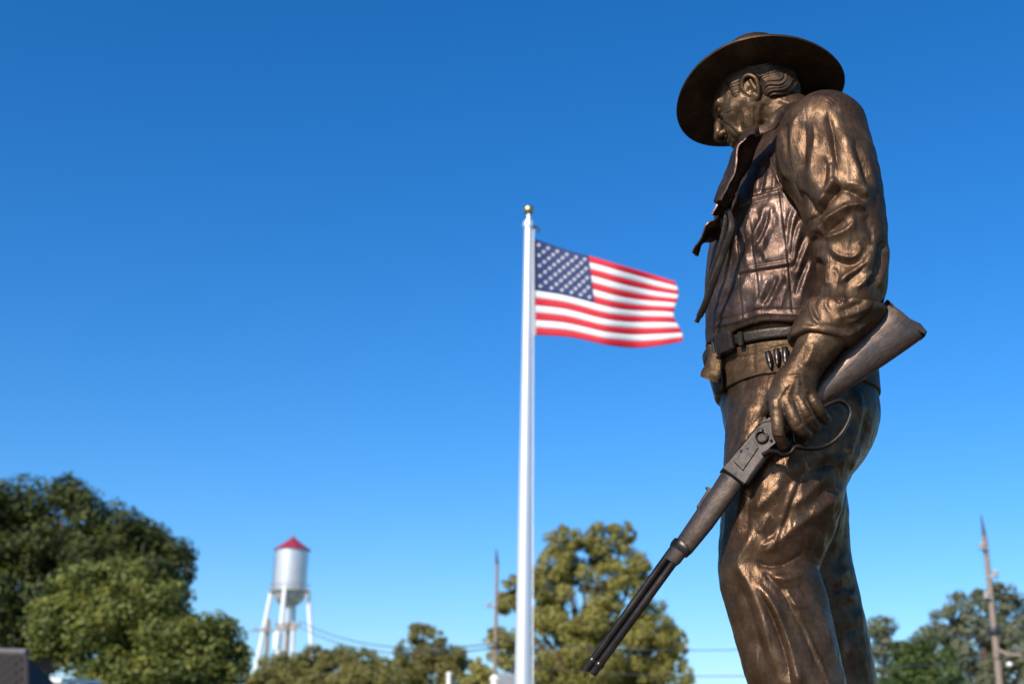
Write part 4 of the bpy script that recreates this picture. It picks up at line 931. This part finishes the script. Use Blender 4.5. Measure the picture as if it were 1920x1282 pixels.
tree('maple_tree', 'lower sunlit green tree in front of the larger left tree', [(150, 1115, 65), (215, 1110, 60), (260, 1150, 85), (335, 1175, 75), (395, 1205, 60), (125, 1170, 62), (205, 1205, 80), (300, 1240, 100), (400, 1262, 62), (100, 1190, 48), (235, 1290, 85), (340, 1310, 90), (425, 1235, 38), (320, 1340, 90), (240, 1380, 80)], 40, 290, M['leaf_maple'], 2, .145, 1.1, .36, .95)
tree('locust_tree', 'tall loose olive tree behind the flagpole and rifle muzzle', [(1060, 1020, 34), (1130, 1012, 34), (1170, 1000, 22), (1095, 1060, 58), (1030, 1070, 40), (1165, 1070, 48), (1010, 1120, 45), (1080, 1140, 70), (1165, 1140, 60), (965, 1105, 24), (950, 1130, 22), (1215, 1165, 40), (1120, 1210, 80), (1030, 1220, 70), (1200, 1230, 65), (1255, 1205, 32), (960, 1215, 40), (1250, 1265, 45), (930, 1195, 20), (1100, 1300, 110), (1000, 1310, 80), (1200, 1310, 80), (1195, 1065, 28)], 70, 1095, M['leaf_locust'], 3, .17, 1.15, .27, 1.0)
tree('shrubby_tree', 'low brown green tree clump under the water tower', [(590, 1245, 32), (545, 1255, 38), (510, 1265, 35), (560, 1290, 55), (500, 1300, 45), (630, 1250, 36), (610, 1300, 50)], 95, 560, M['leaf_mixed'], 4, .20, 1.3, .30)
tree('shrubby_tree', 'low dark rounded tree between the tower and the mid tree', [(690, 1250, 34), (660, 1265, 38), (725, 1260, 30), (700, 1295, 55), (660, 1310, 50)], 88, 690, M['leaf_mixed'], 5, .20, 1.3, .30)
tree('shrubby_tree', 'mid height yellow green tree left of the slim pole', [(790, 1190, 22), (815, 1205, 26), (775, 1225, 36), (835, 1235, 40), (800, 1260, 50), (860, 1265, 36), (755, 1275, 42), (800, 1310, 70), (780, 1180, 12)], 80, 805, M['leaf_mixed'], 6, .19, 1.0, .30)
tree('shrubby_tree', 'small yellowish tree at the foot of the slim pole', [(905, 1255, 20), (890, 1275, 28), (915, 1290, 30), (880, 1310, 35)], 76, 900, M['leaf_locust'], 7, .28, 1.1, .32)
tree('elm_tree', 'slim grey green tree just right of the statue leg', [(1655, 1180, 28), (1645, 1205, 32), (1665, 1225, 32), (1640, 1260, 38), (1670, 1290, 45)], 62, 1655, M['leaf_grey'], 8, .16, .9, .30)
tree('elm_tree', 'broad grey green tree behind the spike tipped pole', [(1800, 1140, 28), (1780, 1170, 36), (1830, 1160, 42), (1880, 1130, 34), (1905, 1165, 50), (1850, 1210, 60), (1770, 1205, 34), (1930, 1220, 60), (1860, 1270, 75), (1940, 1290, 70), (1878, 1110, 16), (1836, 1118, 14), (1738, 1195, 22)], 58, 1850, M['leaf_grey'], 9, .15, .9, .28)
tree('dark_tree', 'dense dark green tree below the grey green tree at right', [(1720, 1220, 30), (1690, 1225, 26), (1750, 1230, 36), (1715, 1260, 45), (1765, 1275, 45), (1690, 1290, 45), (1740, 1310, 55)], 50, 1725, M['leaf_dark'], 10, .15, 1.1, .30)

# ---- house roof at the lower left, white shed, grey shed, white post
HY = 22.0
rz = P(20, 1223, Y=HY)[2]; rx = P(49, 1223, Y=HY)[0]
house = empty('shingled_house', (rx-4.5, HY, 0), 'house corner with dark brown shingled roof at the lower left', 'house')
dep = 3.0; pit = .62; ez = rz-dep*pit
hx = 1.35                                                           # the hip runs out this far to the right
MB().box((rx-9.4, HY-dep+.4, 0), (rx+hx-.5, HY+dep-.4, ez)).build('wall', M['white_paint'], house, smooth=False)
A, B, C_, D, E_, G_ = (rx-9.8, HY, rz), (rx, HY, rz), (rx+hx, HY-dep, ez), (rx-9.8, HY-dep, ez), (rx+hx, HY+dep, ez), (rx-9.8, HY+dep, ez)
pts = [np.array(q)-np.array([0, 0, .03]) for q in (A, B, C_, D, E_, G_)]
rf = MB().add(pts+[q-np.array([0, 0, .12]) for q in pts], [(0,1,2,3),(1,4,2),(0,5,4,1),(9,8,7,6),(8,10,7),(7,10,11,6),(3,2,8,9),(2,4,10,8),(4,5,11,10),(0,3,9,6),(5,0,6,11)])
roof = rf.build('roof', M['shingle'], house, smooth=False)
MB().tube([(rx-9.8, HY, rz), (rx+.02, HY, rz)], .075, 8, flat=((0, 1, 0), 1.5)).build('ridge_cap', M['ridge'], roof)
MB().tube([(rx, HY, rz-.02), (rx+hx, HY-dep, ez-.02)], .05, 8).build('hip_cap', M['shingle'], roof)
shm = None; rs = random.Random(3); sw, shh = .20, .155; cosp = 1/math.sqrt(1+pit*pit)
for r_ in range(10):
    for c in range(16):
        y1 = HY-.05-r_*shh*cosp; x1 = rx+hx*(HY-y1)/dep-.02-(c*sw+(r_ % 2)*sw*.5)
        if shm is None:
            b = MB(); w_, l_ = sw*.96, shh*1.25
            b.add([(0, 0, 0), (-w_, 0, 0), (-w_, -l_*cosp, -l_*cosp*pit), (0, -l_*cosp, -l_*cosp*pit), (0, 0, .006), (-w_, 0, .006), (-w_, -l_*cosp, -l_*cosp*pit+.024), (0, -l_*cosp, -l_*cosp*pit+.024)], [(3,2,1,0),(4,5,6,7),(0,1,5,4),(1,2,6,5),(2,3,7,6),(3,0,4,7)])
            shm = raw_mesh('shingle', b.v, b.f, False); shm.materials.append(M['shingle'])
        o = bpy.data.objects.new('shingle', shm); COL.objects.link(o); o.parent = roof
        o.location = (x1-(rx-4.5), y1-HY, rz-(HY-y1)*pit-.03+rs.uniform(0, .004)+.002*(c % 2))
SY = 30.
a, b = P(72, 1271, Y=SY), P(122, 1273, Y=SY)
sh = empty('white_shed', ((a[0]+b[0])/2, SY, 0), 'small white shed top seen beneath the left trees', 'shed')
MB().box((a[0]-.05, SY, 0), (b[0]-.1, SY+2.5, a[2]-.10)).build('wall', M['white_paint'], sh, smooth=False)
MB().add([(a[0]-.15, SY-.25, a[2]-.10), (b[0], SY-.25, a[2]-.10), (b[0], SY+2.7, a[2]+.03), (a[0]-.15, SY+2.7, a[2]+.03), (a[0]-.15, SY-.25, a[2]), (b[0], SY-.25, a[2]), (b[0], SY+2.7, a[2]+.13), (a[0]-.15, SY+2.7, a[2]+.13)], [(3,2,1,0),(4,5,6,7),(0,1,5,4),(1,2,6,5),(2,3,7,6),(3,0,4,7)]).build('roof', M['white_paint'], sh, smooth=False)
MB().box((a[0]+.1, SY-.03, 0), (a[0]+.5, SY-.004, 2.0)).build('door', M['grey_metal'], sh, smooth=False)
GY = 36.; a, b = P(936, 1262, Y=GY), P(972, 1262, Y=GY)
gs = empty('metal_shed', ((a[0]+b[0])/2, GY, 0), 'grey ribbed metal shed top beside the flagpole', 'shed')
MB().box((a[0], GY, 0), (b[0], GY+1.5, a[2])).build('wall', M['grey_metal'], gs, smooth=False)
for i in range(8): xx = a[0]+(b[0]-a[0])*(i+.5)/8; MB().box((xx-.018, GY-.03, 0), (xx+.018, GY-.003, a[2]-.02)).build('rib', M['grey_metal'], gs, smooth=False)
c = P(926, 1268, Y=GY); mb = MB(); mb.lathe((c[0]+.02, GY+.3, 0), [(.10, 0), (.10, c[2]-.1), (.13, c[2]-.08), (.13, c[2]), (.06, c[2]+.07)], 14); tag(mb.build('vent_pipe', M['white_paint']), 'pale vent pipe standing left of the grey metal shed', 'pipe')
c = P(842, 1262, Y=30); mb = MB(); mb.lathe((c[0], 30, 0), [(.06, 0), (.052, c[2]-.04), (.07, c[2]-.03), (.07, c[2]), (.02, c[2]+.04)], 14); tag(mb.build('white_post', M['white_paint']), 'thin white post in front of the mid height yellow green tree', 'post')
